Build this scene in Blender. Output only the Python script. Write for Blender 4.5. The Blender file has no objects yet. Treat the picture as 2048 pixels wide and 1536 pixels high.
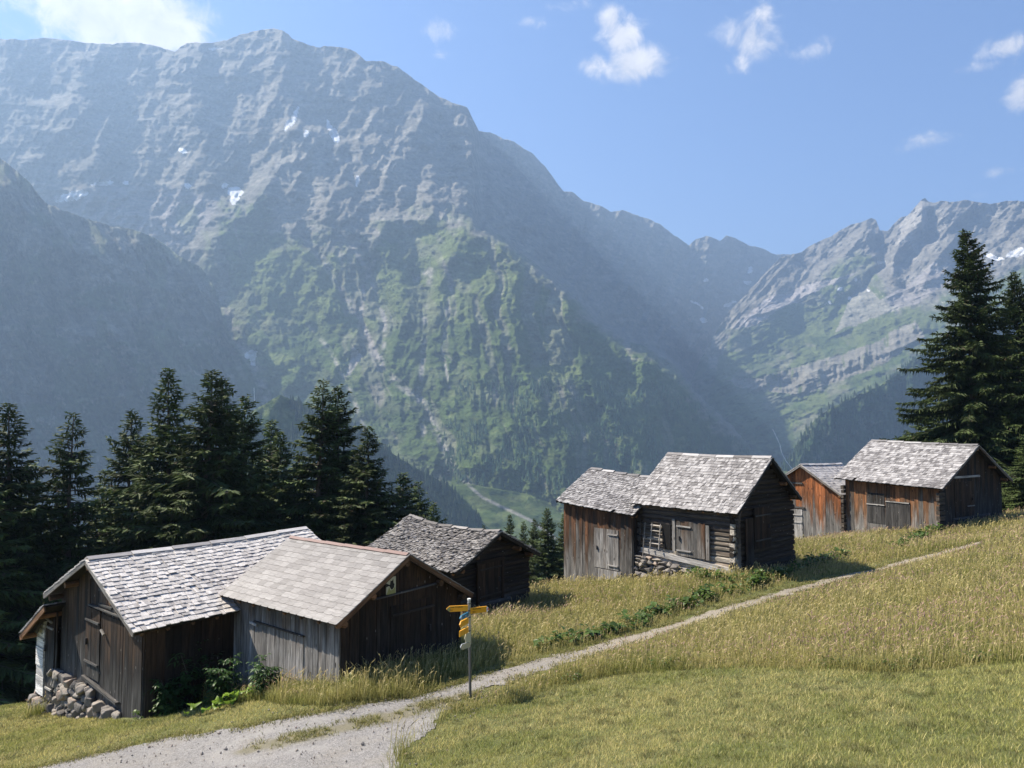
import bpy, math, random
import numpy as np
from mathutils import Vector, Matrix
random.seed(7); rng = np.random.default_rng(7)
S = bpy.context.scene; C = S.collection
# ------------------------------------------------------------------ camera, sky, sun, exposure
FPX = 1500.0; PITCH = math.radians(3.0)
cam_d = bpy.data.cameras.new('camera'); cam = bpy.data.objects.new('camera', cam_d); C.objects.link(cam)
cam_d.sensor_width = 36; cam_d.lens = 36*FPX/2048; cam_d.clip_start = .2; cam_d.clip_end = 40000
cam.location = (0, 0, 0); cam.rotation_euler = (math.radians(90)+PITCH, 0, 0); S.camera = cam
SUN_EL = math.radians(48); SUN_AZ = math.radians(-73)        # azimuth from +Y towards +X
SD = Vector((math.sin(SUN_AZ)*math.cos(SUN_EL), math.cos(SUN_AZ)*math.cos(SUN_EL), math.sin(SUN_EL)))
sl = bpy.data.lights.new('sun', 'SUN'); sl.energy = 5.0; sl.angle = math.radians(.55); sl.color = (1, .90, .76)
so = bpy.data.objects.new('sun', sl); C.objects.link(so); so.rotation_euler = SD.to_track_quat('Z', 'Y').to_euler()
S.view_settings.view_transform = 'Standard'; S.view_settings.look = 'None'; S.view_settings.exposure = 1.4; S.view_settings.gamma = 1
S.cycles.use_denoising = True; S.cycles.max_bounces = 6; S.cycles.volume_bounces = 0; S.cycles.transparent_max_bounces = 8
S.cycles.diffuse_bounces = 3; S.cycles.sample_clamp_indirect = 4
HAZE_DENS = 1.65e-4

def at(px, py, Y):
    """world point seen at a pixel of the 2048 px photograph when it stands Y metres ahead"""
    c, s = math.cos(PITCH), math.sin(PITCH); py = np.asarray(py, float); px = np.asarray(px, float)
    x = px-1024; y = FPX*c+(py-768)*s; z = FPX*s-(py-768)*c
    return np.stack([x*Y/y, Y+0*x*y, z*Y/y], -1)

W = bpy.data.worlds.new('World'); S.world = W; W.use_nodes = True
nt = W.node_tree; N = nt.nodes; LK = nt.links; N.clear()
def wn(t, **k):
    n = N.new(t)
    for a, b in k.items(): setattr(n, a, b)
    return n
def wm(op, a, b=None, c=None, clamp=False):
    n = N.new('ShaderNodeMath'); n.operation = op; n.use_clamp = clamp
    for i, v in enumerate((a, b, c)):
        if v is None: continue
        if isinstance(v, (int, float)): n.inputs[i].default_value = v
        else: LK.new(v, n.inputs[i])
    return n.outputs[0]
sky = wn('ShaderNodeTexSky', sky_type='NISHITA', sun_disc=False, sun_elevation=SUN_EL, sun_rotation=SUN_AZ, altitude=1500, air_density=1.0, dust_density=.3, ozone_density=2.5)
gam = wn('ShaderNodeHueSaturation'); gam.inputs['Saturation'].default_value = 1.16; gam.inputs['Hue'].default_value = .508
LK.new(sky.outputs[0], gam.inputs['Color'])
tc = wn('ShaderNodeTexCoord'); G = None
CLOUDS = [(235, 30, 140, 60, 1.5), (330, 60, 70, 42, 1.1), (165, 20, 80, 44, 1.3), (881, 64, 26, 24, .85), (880, 105, 16, 10, .5), (1222, 40, 26, 30, 1.0), (1245, 78, 36, 34, 1.1), (1268, 128, 56, 32, 1.15),
          (1190, 130, 42, 22, .8), (1525, 35, 20, 36, .8), (1500, 75, 48, 40, .9), (1482, 122, 24, 20, .7), (1548, 80, 26, 24, .7), (1060, 42, 26, 16, .55),
          (1150, 8, 50, 14, .6), (1640, 95, 46, 18, .5), (2025, 92, 46, 20, .75), (1985, 130, 70, 12, .5), (2040, 190, 24, 34, .75), (1850, 282, 42, 16, .55), (2005, 342, 46, 12, .45), (1950, 392, 40, 8, .4), (425, 32, 24, 16, .6), (35, 62, 14, 20, .45)]
for (px, py, rx, ry, a) in CLOUDS:
    c = Vector(at(px, py, 1.0)).normalized(); r = Vector((c.y, -c.x, 0)).normalized(); u = r.cross(c)
    d = wn('ShaderNodeVectorMath', operation='DOT_PRODUCT'); LK.new(tc.outputs['Generated'], d.inputs[0]); d.inputs[1].default_value = r*(FPX/rx)
    e = wn('ShaderNodeVectorMath', operation='DOT_PRODUCT'); LK.new(tc.outputs['Generated'], e.inputs[0]); e.inputs[1].default_value = u*(FPX/ry)
    d2 = wm('ADD', wm('MULTIPLY', d.outputs['Value'], d.outputs['Value']), wm('MULTIPLY', e.outputs['Value'], e.outputs['Value']))
    g = wm('MULTIPLY', wm('POWER', 2.718, wm('MULTIPLY', d2, -.75)), a*1.18)
    G = g if G is None else wm('MAXIMUM', G, g)
fw = wn('ShaderNodeVectorMath', operation='DOT_PRODUCT'); LK.new(tc.outputs['Generated'], fw.inputs[0]); fw.inputs[1].default_value = (0, 1, 0)
G = wm('MULTIPLY', G, wm('GREATER_THAN', fw.outputs['Value'], .2))
nz = wn('ShaderNodeTexNoise'); nz.inputs['Scale'].default_value = 30; nz.inputs['Detail'].default_value = 12; nz.inputs['Roughness'].default_value = .64; nz.inputs['Distortion'].default_value = .5
LK.new(tc.outputs['Generated'], nz.inputs['Vector'])
dn = wm('ADD', G, wm('MULTIPLY', wm('SUBTRACT', nz.outputs['Fac'], .5), 2.3))
mr = wn('ShaderNodeMapRange', interpolation_type='SMOOTHSTEP'); LK.new(dn, mr.inputs[0]); mr.inputs[1].default_value = .34; mr.inputs[2].default_value = 1.3
mr2 = wm('MULTIPLY', mr.outputs[0], wm('MINIMUM', wm('MULTIPLY', G, 3.0), 1.0))
bg = wn('ShaderNodeBackground'); LK.new(gam.outputs[0], bg.inputs[0]); bg.inputs[1].default_value = .074
bc = wn('ShaderNodeBackground'); bc.inputs[0].default_value = (1, .95, .93, 1); LK.new(wm('ADD', wm('MULTIPLY', nz.outputs['Fac'], .34), .21), bc.inputs[1])
mx = wn('ShaderNodeMixShader'); LK.new(mr2, mx.inputs[0]); LK.new(bg.outputs[0], mx.inputs[1]); LK.new(bc.outputs[0], mx.inputs[2])
wo = wn('ShaderNodeOutputWorld'); LK.new(mx.outputs[0], wo.inputs[0])

# ------------------------------------------------------------------ helpers
def tag(o, label=None, cat=None, group=None, kind=None):
    for k, v in (('label', label), ('category', cat), ('group', group), ('kind', kind)):
        if v: o[k] = v
    return o
def empty(name, loc, rz=0):
    o = bpy.data.objects.new(name, None); C.objects.link(o); o.location = loc; o.rotation_euler = (0, 0, rz); o.empty_display_size = .3
    return o
def link(name, me, parent=None, loc=None):
    o = bpy.data.objects.new(name, me); C.objects.link(o)
    if parent: o.parent = parent
    if loc is not None: o.location = loc
    return o
def np_mesh(name, V, F, mats=(), attrs=None, smooth=False):
    """V (n,3); F list of arrays (m,k) of equal-size faces; attrs {name:(type,domain,array)}"""
    me = bpy.data.meshes.new(name); V = np.asarray(V, np.float32)
    if not isinstance(F, (list, tuple)): F = [F]
    F = [np.asarray(f, np.int32) for f in F if len(f)]
    nl = sum(f.size for f in F); nf = sum(len(f) for f in F)
    me.vertices.add(len(V)); me.vertices.foreach_set('co', V.ravel())
    me.loops.add(nl); me.loops.foreach_set('vertex_index', np.concatenate([f.ravel() for f in F]))
    tot = np.concatenate([np.full(len(f), f.shape[1], np.int32) for f in F]); st = np.concatenate([[0], np.cumsum(tot)[:-1]]).astype(np.int32)
    me.polygons.add(nf); me.polygons.foreach_set('loop_start', st); me.polygons.foreach_set('loop_total', tot)
    me.polygons.foreach_set('use_smooth', np.full(nf, bool(smooth)))
    for m in mats: me.materials.append(m)
    for k, (ty, dom, arr) in (attrs or {}).items():
        a = me.attributes.new(k, ty, dom); arr = np.asarray(arr, np.float32)
        a.data.foreach_set({'FLOAT': 'value', 'FLOAT_VECTOR': 'vector', 'FLOAT_COLOR': 'color'}[ty], arr.ravel())
    me.update(calc_edges=True); me.validate()
    return me
HF = np.array([[0, 3, 2, 1], [4, 5, 6, 7], [0, 1, 5, 4], [1, 2, 6, 5], [2, 3, 7, 6], [3, 0, 4, 7]])
class MB:
    """collects boards: each an 8-cornered block with its own grain coordinates and tone"""
    def __init__(s): s.V = []; s.F = [[], []]; s.g = []; s.t = []; s.w = []; s.n = 0
    def hexa(s, P, long_axis=2, tone=None, wx=None):
        P = np.asarray(P, float); b = s.n
        if np.dot(np.cross(P[1]-P[0], P[3]-P[0]), P[4]-P[0]) < 0: P = P[[3, 2, 1, 0, 7, 6, 5, 4]]
        s.V.append(P); s.F[0].append(HF+b); s.n += 8
        e = [P[1]-P[0], P[3]-P[0], P[4]-P[0]]; o = P[0]; u = [v/max(np.linalg.norm(v), 1e-6) for v in e]
        l = [(P-o)@v for v in u]; k = [long_axis]+[i for i in range(3) if i != long_axis]
        off = rng.uniform(0, 40, 3); s.g.append(np.stack([l[k[0]]+off[0], l[k[1]]+off[1], l[k[2]]+off[2]], -1))
        s.t += [rng.random() if tone is None else tone]*8
        s.w.append(np.full(8, .5) if wx is None else np.broadcast_to(np.asarray(wx, float), (8,)))
    def box(s, c, ax, ay, az, sx, sy, sz, long_axis=0, **k):
        c = np.asarray(c, float); ax, ay, az = [np.asarray(a, float)*h/2 for a, h in ((ax, sx), (ay, sy), (az, sz))]
        s.hexa([c-ax-ay-az, c+ax-ay-az, c+ax+ay-az, c-ax+ay-az, c-ax-ay+az, c+ax-ay+az, c+ax+ay+az, c-ax+ay+az], long_axis, **k)
    def prism(s, A, B, r0, r1, n=8, tone=None, rz=1.0, wx=.5):
        """a log or pole from A to B"""
        A = np.asarray(A, float); B = np.asarray(B, float); d = B-A; L = np.linalg.norm(d); d = d/L
        h = np.array([0, 0, 1.]) if abs(d[2]) < .9 else np.array([1., 0, 0]); u = np.cross(d, h); u /= np.linalg.norm(u); v = np.cross(u, d)
        a = np.arange(n)*2*math.pi/n+.2; off = rng.uniform(0, 40, 2); ring = []
        for P, r in ((A, r0), (B, r1)): ring.append(P+np.outer(np.cos(a)*r, u)+np.outer(np.sin(a)*r*rz, v))
        s.V.append(np.vstack(ring)); b = s.n; i = np.arange(n); j = (i+1) % n
        s.F[0].append(np.stack([b+i, b+j, b+n+j, b+n+i], -1)); s.F[1].append(('ngon', [b+k for k in range(n)][::-1])); s.F[1].append(('ngon', [b+n+k for k in range(n)]))
        g = np.zeros((2*n, 3)); g[:n, 0] = off[0]; g[n:, 0] = off[0]+L; g[:, 1] = np.tile(a*r0, 2)+off[1]
        s.g.append(g); s.t += [rng.random() if tone is None else tone]*(2*n); s.w.append(np.full(2*n, wx)); s.n += 2*n
    def poly(s, P, tone=None, wx=.5):
        P = np.asarray(P, float); s.V.append(P); s.F[1].append(('ngon', list(range(s.n, s.n+len(P))))); s.g.append(P+rng.uniform(0, 40, 3)); s.t += [rng.random() if tone is None else tone]*len(P); s.w.append(np.full(len(P), wx)); s.n += len(P)
    def build(s, name, mat, parent=None, warp=None):
        V = np.vstack(s.V)
        if warp: V = warp(V)
        F = [np.vstack(s.F[0])] if s.F[0] else []
        byk = {}
        for _, f in s.F[1]: byk.setdefault(len(f), []).append(f)
        F += [np.array(v) for v in byk.values()]
        me = np_mesh(name, V, F, [mat], {'grain': ('FLOAT_VECTOR', 'POINT', np.vstack(s.g)), 'tone': ('FLOAT', 'POINT', s.t), 'wx': ('FLOAT', 'POINT', np.concatenate(s.w))})
        return link(name, me, parent)

def s_last(b): return b.t[-1]
class Mat:
    def __init__(s, name):
        s.m = bpy.data.materials.new(name); s.m.use_nodes = True; s.t = s.m.node_tree; s.N = s.t.nodes; s.L = s.t.links
        s.b = s.N['Principled BSDF']
        s.b.inputs['Specular IOR Level'].default_value = .25; s.b.inputs['Roughness'].default_value = .85
    def n(s, t, ins=None, **k):
        n = s.N.new(t)
        for a, b in k.items(): setattr(n, a, b)
        for a, b in (ins or {}).items():
            if hasattr(b, 'is_linked'): s.L.new(b, n.inputs[a])
            else: n.inputs[a].default_value = b
        return n
    def attr(s, name, out='Fac'): return s.n('ShaderNodeAttribute', attribute_name=name).outputs[out]
    def math(s, op, a, b=0., c=0., clamp=False): return s.n('ShaderNodeMath', {0: a, 1: b, 2: c}, operation=op, use_clamp=clamp).outputs[0]
    def vscale(s, v, sc): return s.n('ShaderNodeVectorMath', {0: v, 1: sc}, operation='MULTIPLY').outputs[0]
    def noise(s, v, scale=1., detail=4., rough=.6, dist=0., out='Fac'):
        return s.n('ShaderNodeTexNoise', {'Vector': v, 'Scale': scale, 'Detail': detail, 'Roughness': rough, 'Distortion': dist}).outputs[out]
    def ramp(s, f, stops):
        r = s.n('ShaderNodeValToRGB', {'Fac': f}); e = r.color_ramp.elements
        while len(e) < len(stops): e.new(.5)
        for i, (p, c) in enumerate(stops): e[i].position = p; e[i].color = (*c, 1) if len(c) == 3 else c
        return r.outputs[0]
    def mix(s, f, a, b, mode='MIX'):
        n = s.N.new('ShaderNodeMix'); n.data_type = 'RGBA'; n.blend_type = mode
        for i, v in ((0, f), (6, a), (7, b)):
            if hasattr(v, 'is_linked'): s.L.new(v, n.inputs[i])
            else: n.inputs[i].default_value = v if i == 0 else (*v, 1)
        return n.outputs[2]
    def rng(s, v, a, b, c=0., d=1.): return s.n('ShaderNodeMapRange', {0: v, 1: a, 2: b, 3: c, 4: d}).outputs[0]
    def col(s, c): s.L.new(c, s.b.inputs['Base Color']) if hasattr(c, 'is_linked') else setattr(s.b.inputs['Base Color'], 'default_value', (*c, 1)); return s
    def bump(s, h, dist=.01, st=1.):
        b = s.n('ShaderNodeBump', {'Height': h, 'Distance': dist, 'Strength': st}); s.L.new(b.outputs[0], s.b.inputs['Normal']); return s

def wood(name, top, mid, low, lift=1.0, knots=True):
    """weathered board: silver grey where rain reaches, brown where the eaves keep it dry"""
    m = Mat(name); g = m.attr('grain', 'Vector'); t = m.attr('tone'); w = m.attr('wx')
    n1 = m.noise(m.vscale(g, (1.3, 14, 14)), 1., 5., .65, .4); n2 = m.noise(m.vscale(g, (2.5, 60, 60)), 1., 3., .6); n3 = m.noise(m.vscale(g, (.5, 3, 3)), 1., 3.)
    f = m.math('ADD', w, m.math('MULTIPLY', m.math('SUBTRACT', n3, .5), 1.3)); f = m.math('ADD', f, m.math('MULTIPLY', m.math('SUBTRACT', t, .5), .5))
    c = m.ramp(m.math('SUBTRACT', f, .1), [(.15, low), (.5, mid), (.85, top)])
    f = m.math('SUBTRACT', f, .12); v = m.math('MULTIPLY', m.rng(n1, .25, .75, .2, 1.8), m.rng(n2, .3, .7, .7, 1.25)); v = m.math('MULTIPLY', v, m.rng(t, 0, 1, .55*lift, 1.5*lift))
    cc = m.n('ShaderNodeVectorMath', {0: c, 3: v}, operation='SCALE').outputs[0]
    if knots:
        vo = m.n('ShaderNodeTexVoronoi', {'Vector': m.vscale(g, (1.6, 5, 5)), 'Scale': 1.}).outputs['Distance']
        cc = m.mix(m.rng(vo, .07, .13, 1, 0), cc, (.015, .012, .01))
        vo2 = m.n('ShaderNodeTexVoronoi', {'Vector': m.vscale(g, (2.2, 8, 8)), 'Scale': 1.}).outputs['Distance']
        cc = m.mix(m.rng(vo2, .05, .09, .55, 0), cc, (.45, .42, .38))
    m.col(cc); m.bump(m.math('ADD', n1, m.math('MULTIPLY', n2, .6)), .012, .9)
    return m.m
GREY = (.115, .108, .10); DKB = (.035, .026, .02)
M = {}
M['barn'] = wood('weathered_boards', (.042, .026, .016), (.022, .019, .017), (.058, .056, .053))
M['warm'] = wood('sun_browned_boards', (.10, .048, .024), (.07, .05, .036), (.16, .152, .14))
M['orange'] = wood('brown_boards', (.16, .07, .03), (.11, .062, .034), (.15, .142, .13))
M['rust'] = wood('rust_brown_boards', (.26, .092, .034), (.17, .075, .034), (.20, .19, .175))
M['grey'] = wood('silver_boards', (.07, .055, .042), (.15, .138, .125), (.26, .25, .235))
M['dark'] = wood('dark_boards', (.034, .020, .011), (.026, .018, .012), (.042, .034, .027))  # albedo lowered for woods in shade, so part of that shade is in the colour
M['log'] = wood('hewn_logs', (.07, .055, .045), (.16, .13, .10), (.40, .36, .30))
M['darklog'] = wood('dark_logs', (.028, .02, .014), (.032, .024, .017), (.06, .05, .04))
M['whitelog'] = wood('bleached_logs', (.42, .41, .39), (.46, .45, .43), (.5, .49, .47), 1.2)
M['pale'] = wood('pale_stick', (.38, .35, .31), (.38, .35, .31), (.38, .35, .31), 1, False)
M['beam'] = wood('brown_beam', (.17, .085, .04), (.15, .08, .04), (.13, .08, .045))
def shingle(name, a, b, c, rough=.55, spec=.4):
    m = Mat(name); g = m.attr('grain', 'Vector'); t = m.attr('tone')
    n1 = m.noise(m.vscale(g, (3, 40, 40)), 1., 4., .65); n2 = m.noise(m.vscale(g, (2, 8, 8)), 1., 3.)
    col = m.ramp(m.math('ADD', m.math('MULTIPLY', t, .7), m.math('MULTIPLY', n2, .35)), [(.1, a), (.45, b), (.9, c)])
    cc = m.n('ShaderNodeVectorMath', {0: col, 3: m.rng(n1, .3, .75, .6, 1.25)}, operation='SCALE').outputs[0]
    m.col(cc); m.bump(n1, .003, .35); m.b.inputs['Roughness'].default_value = rough; m.b.inputs['Specular IOR Level'].default_value = spec
    return m.m
M['sh_white'] = shingle('silvered_shingles', (.30, .275, .25), (.52, .485, .44), (.72, .675, .615), .45, .45)
M['sh_grey'] = shingle('grey_shingles', (.08, .072, .068), (.24, .228, .22), (.46, .445, .43), .55, .4)
M['sh_old'] = shingle('old_curled_shingles', (.08, .072, .062), (.19, .175, .16), (.36, .34, .31), .6, .35)
M['sh_flat'] = shingle('fibre_tiles', (.145, .135, .127), (.195, .184, .174), (.255, .243, .23), .55, .4)
def stone(name):
    m = Mat(name); o = m.n('ShaderNodeTexCoord').outputs['Object']; t = m.attr('tone')
    n = m.noise(o, 9., 6., .65); c = m.ramp(m.math('ADD', m.math('MULTIPLY', t, .6), m.math('MULTIPLY', n, .5)), [(.15, (.07, .065, .06)), (.45, (.19, .175, .16)), (.75, (.30, .27, .23)), (.95, (.36, .25, .19))])
    l = m.noise(o, 22., 3.); c = m.mix(m.rng(l, .62, .7, 0, .6), c, (.38, .38, .34)); m.col(c); m.bump(n, .03, 1.); return m.m
M['stone'] = stone('field_stone')
def plain(name, c, rough=.6, metal=0., spec=.3, var=.15):
    m = Mat(name); o = m.n('ShaderNodeTexCoord').outputs['Object']; n = m.noise(o, 25., 4.)
    m.col(m.mix(m.math('MULTIPLY', n, var), c, tuple(x*.4 for x in c))); m.b.inputs['Roughness'].default_value = rough; m.b.inputs['Metallic'].default_value = metal; m.b.inputs['Specular IOR Level'].default_value = spec
    return m.m
M['black'] = plain('interior_shade_black', (.008, .007, .006)); M['post'] = plain('galvanised_steel', (.45, .46, .47), .45, .7); M['dkpost'] = plain('dull_steel', (.16, .16, .165), .5, .5)
M['yellow'] = plain('yellow_enamel', (.80, .37, .015), .5, 0, .4); M['blue'] = plain('blue_enamel', (.03, .18, .30), .5); M['ink'] = plain('black_ink', (.01, .01, .01)); M['white'] = plain('white_enamel', (.75, .74, .70)); M['cream'] = plain('cream_enamel', (.5, .48, .33)); M['red'] = plain('red_oxide_flashing', (.20, .125, .105), .5); M['lime'] = plain('faded_green_paint', (.30, .30, .11)); M['iron'] = plain('rusty_iron', (.05, .045, .045), .6, .3); M['redpaint'] = plain('red_paint', (.5, .04, .03))
def leafmat(name, trans=.35, rough=.6):
    m = Mat(name); c = m.attr('acol', 'Color'); m.col(c); m.b.inputs['Roughness'].default_value = rough
    tr = m.n('ShaderNodeBsdfTranslucent', {'Color': c}); ms = m.n('ShaderNodeMixShader', {0: trans, 1: m.b.outputs[0], 2: tr.outputs[0]})
    m.L.new(ms.outputs[0], m.N['Material Output'].inputs[0]); return m.m
M['grass'] = leafmat('grass_blades', .42); M['needles'] = leafmat('spruce_needles', .12, .7)
def _vary(m):
    t = m.node_tree; a = [n for n in t.nodes if n.type == 'ATTRIBUTE'][0]; oi = t.nodes.new('ShaderNodeObjectInfo'); mr_ = t.nodes.new('ShaderNodeMapRange'); mr_.inputs[3].default_value = .75; mr_.inputs[4].default_value = 1.3; t.links.new(oi.outputs['Random'], mr_.inputs[0])
    sc = t.nodes.new('ShaderNodeVectorMath'); sc.operation = 'SCALE'; t.links.new(a.outputs['Color'], sc.inputs[0]); t.links.new(mr_.outputs[0], sc.inputs['Scale'])
    for l in [l for l in t.links if l.from_node == a and l.to_node != sc]: to = l.to_socket; t.links.remove(l); t.links.new(sc.outputs[0], to)
_vary(M['needles']); M['leaf'] = leafmat('broad_leaves', .35, .42)

# ------------------------------------------------------------------ numpy noise
def vnoise(x, y, seed=0):
    xi = np.floor(x).astype(np.int64); yi = np.floor(y).astype(np.int64); fx = x-xi; fy = y-yi
    def h(a, b):
        n = (a*374761393+b*668265263+seed*1442695041) & 0xffffffff; n = ((n ^ (n >> 13))*1274126177) & 0xffffffff
        return ((n ^ (n >> 16)) & 0xffff)/65535.
    ux = fx*fx*fx*(fx*(fx*6-15)+10); uy = fy*fy*fy*(fy*(fy*6-15)+10)
    return (h(xi, yi)*(1-ux)+h(xi+1, yi)*ux)*(1-uy)+(h(xi, yi+1)*(1-ux)+h(xi+1, yi+1)*ux)*uy
def fbm(x, y, o=5, seed=0, g=.5, ridged=False):
    s = 0; a = 1; t = 0
    for i in range(o):
        n = vnoise(x, y, seed+i*17); n = 1-abs(2*n-1) if ridged else n
        s = s+a*n; t += a; a *= g; x = x*2.03+5.1; y = y*2.03+1.7
    return s/t
def smooth(a, b, x): t = np.clip((x-a)/(b-a), 0, 1); return t*t*(3-2*t)
def interp(x, pts, k=1): p = np.array(pts, float); return np.interp(x, p[:, 0], p[:, k])
def polydist(X, Y, pts):
    """distance to a polyline, and where along it (0..1)"""
    best = np.full(X.shape, 1e9); tt = np.zeros(X.shape); n = len(pts)-1
    for i in range(n):
        (x0, y0), (x1, y1) = pts[i], pts[i+1]; dx, dy = x1-x0, y1-y0; t = np.clip(((X-x0)*dx+(Y-y0)*dy)/(dx*dx+dy*dy), 0, 1)
        d = np.hypot(X-x0-t*dx, Y-y0-t*dy); m = d < best; best = np.where(m, d, best); tt = np.where(m, (i+t)/n, tt)
    return best, tt
def inpoly(X, Y, P):
    r = np.zeros(X.shape, bool); n = len(P)
    for i in range(n):
        x0, y0 = P[i]; x1, y1 = P[(i+1) % n]
        if y0 == y1: continue
        c = ((y0 > Y) != (y1 > Y)) & (X < (x1-x0)*(Y-y0)/(y1-y0)+x0); r ^= c
    return r

# ------------------------------------------------------------------ near ground
GP = [(0, 1536, 14.6), (400, 1536, 13), (800, 1536, 11.7), (1100, 1536, 10.1), (1500, 1536, 8.5), (2048, 1536, 7.7), (0, 1410, 22), (286, 1440, 17.4), (55, 1455, 19.6), (160, 1450, 18.3), (400, 1480, 14.7), (668, 1378, 16.1), (560, 1440, 14.8),
      (475, 1392, 19), (941, 1395, 15.6), (1020, 1345, 16.6), (1200, 1300, 19.0), (1385, 1245, 21.8), (1600, 1180, 25.8), (1800, 1128, 29.6), (1955, 1088, 33.3), (1465, 1150, 27.4), (1300, 1165, 30), (1640, 1085, 36), (1880, 1067, 37.2), (1690, 1078, 41.5),
      (1130, 1172, 32), (1045, 1218, 27.5), (1100, 1250, 23.6), (1180, 1190, 28), (960, 1262, 22), (1300, 1335, 16.3), (1500, 1345, 14.4), (1500, 1270, 18.3), (1700, 1230, 19.6), (2048, 1340, 12.2), (2048, 1200, 17.8), (2048, 1066, 29),
      (1900, 1150, 23.5), (1750, 1345, 13.2), (1250, 1450, 12), (1060, 1425, 13.8), (1300, 1395, 13.8), (2040, 1052, 36)]
gp = [tuple(at(a, b, c)) for a, b, c in GP]
gp += [(0, 0, -1.6), (12, 0, -.6), (-12, 0, -4.2), (-16, 9, -7.2), (-27, 14, -10.5), (30, 18, -2.2), (24, 8, -1.6), (-17, 26, -10.5), (-10, 28, -9.5), (-22, 34, -17), (-5, 36, -11.5), (6, 42, -10.5), (16, 50, -9.5), (26, 52, -8.0), (40, 48, -5.5), (40, 30, -2.5),
       (0, 52, -18), (20, 66, -17), (-15, 55, -27), (45, 70, -14), (-40, 30, -22), (-40, 55, -36), (-45, 5, -16), (60, 20, 3), (60, 60, -8)]
gp = np.array(gp)
def _tps():
    P = gp[:, :2]/20; n = len(P); d = np.linalg.norm(P[:, None]-P[None], axis=2); K = np.where(d > 0, d*d*np.log(d+1e-12), 0)+np.eye(n)*.004
    A = np.zeros((n+3, n+3)); A[:n, :n] = K; A[:n, n] = 1; A[:n, n+1:] = P; A[n, :n] = 1; A[n+1:, :n] = P.T
    return P, np.linalg.solve(A, np.concatenate([gp[:, 2], [0, 0, 0]]))
TP, TW = _tps()
def gz(x, y):
    x = np.atleast_1d(np.asarray(x, float)); y = np.atleast_1d(np.asarray(y, float)); sh = x.shape; q = np.stack([x.ravel(), y.ravel()], -1)/20
    out = np.empty(len(q))
    for i in range(0, len(q), 20000):
        d = np.linalg.norm(q[i:i+20000, None]-TP[None], axis=2); out[i:i+20000] = (d*d*np.log(d+1e-12))@TW[:-3]+TW[-3]+q[i:i+20000]@TW[-2:]
    out = out.reshape(sh)
    far = smooth(0, 1, (np.hypot(x*.8, y-20)-42)/30); out = out*(1-far)+far*(-9-.62*np.maximum(np.hypot(x*.8, y-20)-30, 0)+np.clip(x, -60, 200)*.16)
    return out+.05*(fbm(x*.9, y*.9, 3, 5)-.5)+.12*(fbm(x*.25, y*.25, 2, 9)-.5)
def g1(x, y): return float(gz(x, y)[0])
def hit(px, py, lo=5., hi=60.):
    """where the line of sight through a pixel meets the near ground"""
    Y = np.linspace(lo, hi, 700); P = at(px, py, 1.)[None]*Y[:, None]; d = P[:, 2]-gz(P[:, 0], P[:, 1]); i = np.argmax(d < 0)
    i = max(i, 1) if (d < 0).any() else len(Y)-1
    t = d[i-1]/(d[i-1]-d[i]) if d[i] < 0 else 1; return P[i-1]+(P[i]-P[i-1])*t

xs = np.concatenate([np.arange(-150, -30, 3.), np.arange(-30, 40, .25), np.arange(40, 161, 3.)]); ys = np.concatenate([np.arange(-40, 2, 2.), np.arange(2, 60, .25), np.arange(60, 261, 4.)])
GX, GY = np.meshgrid(xs, ys, indexing='ij'); GZ = gz(GX, GY); nx, ny = GX.shape
def gridf(nx, ny): i = np.arange(nx*ny).reshape(nx, ny); return np.stack([i[:-1, :-1].ravel(), i[1:, :-1].ravel(), i[1:, 1:].ravel(), i[:-1, 1:].ravel()], -1)
mg = Mat('meadow_soil'); o = mg.n('ShaderNodeTexCoord').outputs['Object']; n1 = mg.noise(o, .8, 6.); n2 = mg.noise(o, 14., 5., .7)
mg.col(mg.mix(mg.rng(n2, .35, .7), mg.ramp(n1, [(.3, (.10, .125, .035)), (.55, (.15, .16, .055)), (.75, (.21, .18, .085))]), (.08, .085, .03))); mg.bump(n2, .05, 1.)
link('ground', np_mesh('ground', np.stack([GX, GY, GZ], -1).reshape(-1, 3), gridf(nx, ny), [mg.m], smooth=True))['kind'] = 'structure'

# gravel track: outline on the ground
up = [(-40, 1575), (60, 1540), (200, 1508), (330, 1474), (480, 1456), (600, 1432), (700, 1415), (830, 1392), (900, 1371), (960, 1350), (1010, 1336), (1120, 1308), (1200, 1287), (1300, 1260), (1385, 1234), (1500, 1200), (1600, 1171), (1700, 1146), (1800, 1121), (1900, 1099), (1975, 1080)]
dn_ = [(1975, 1087), (1900, 1109), (1800, 1134), (1700, 1156), (1600, 1184), (1500, 1215), (1400, 1246), (1300, 1278), (1200, 1309), (1100, 1340), (1000, 1372), (935, 1396), (905, 1420), (870, 1452), (812, 1500), (790, 1560), (780, 1700), (-150, 1750), (-300, 1640)]
GRP = [tuple(hit(a, b, 3.)[:2]) for a, b in up+dn_]
x0, x1 = min(p[0] for p in GRP)-.3, max(p[0] for p in GRP)+.3; y0, y1 = min(p[1] for p in GRP)-.3, max(p[1] for p in GRP)+.3
def on_gravel(x, y, j=.16):
    wx = (fbm(x*2.2, y*2.2, 3, 31)-.5)*2*j; wy = (fbm(x*2.2+9, y*2.2, 3, 32)-.5)*2*j; return inpoly(x+wx, y+wy, GRP)
gx, gy = np.meshgrid(np.arange(x0, x1, .065), np.arange(y0, y1, .065), indexing='ij'); ins = on_gravel(gx, gy); Fg = gridf(*gx.shape)
insf = ins.ravel(); Fg = Fg[insf[Fg].all(1)]; used = np.unique(Fg); remap = -np.ones(gx.size, int); remap[used] = np.arange(len(used))
Pg = np.stack([gx.ravel()[used], gy.ravel()[used]], -1); zg = gz(Pg[:, 0], Pg[:, 1])+.012+.018*(fbm(Pg[:, 0]*6, Pg[:, 1]*6, 3, 3)-.5)
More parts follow.
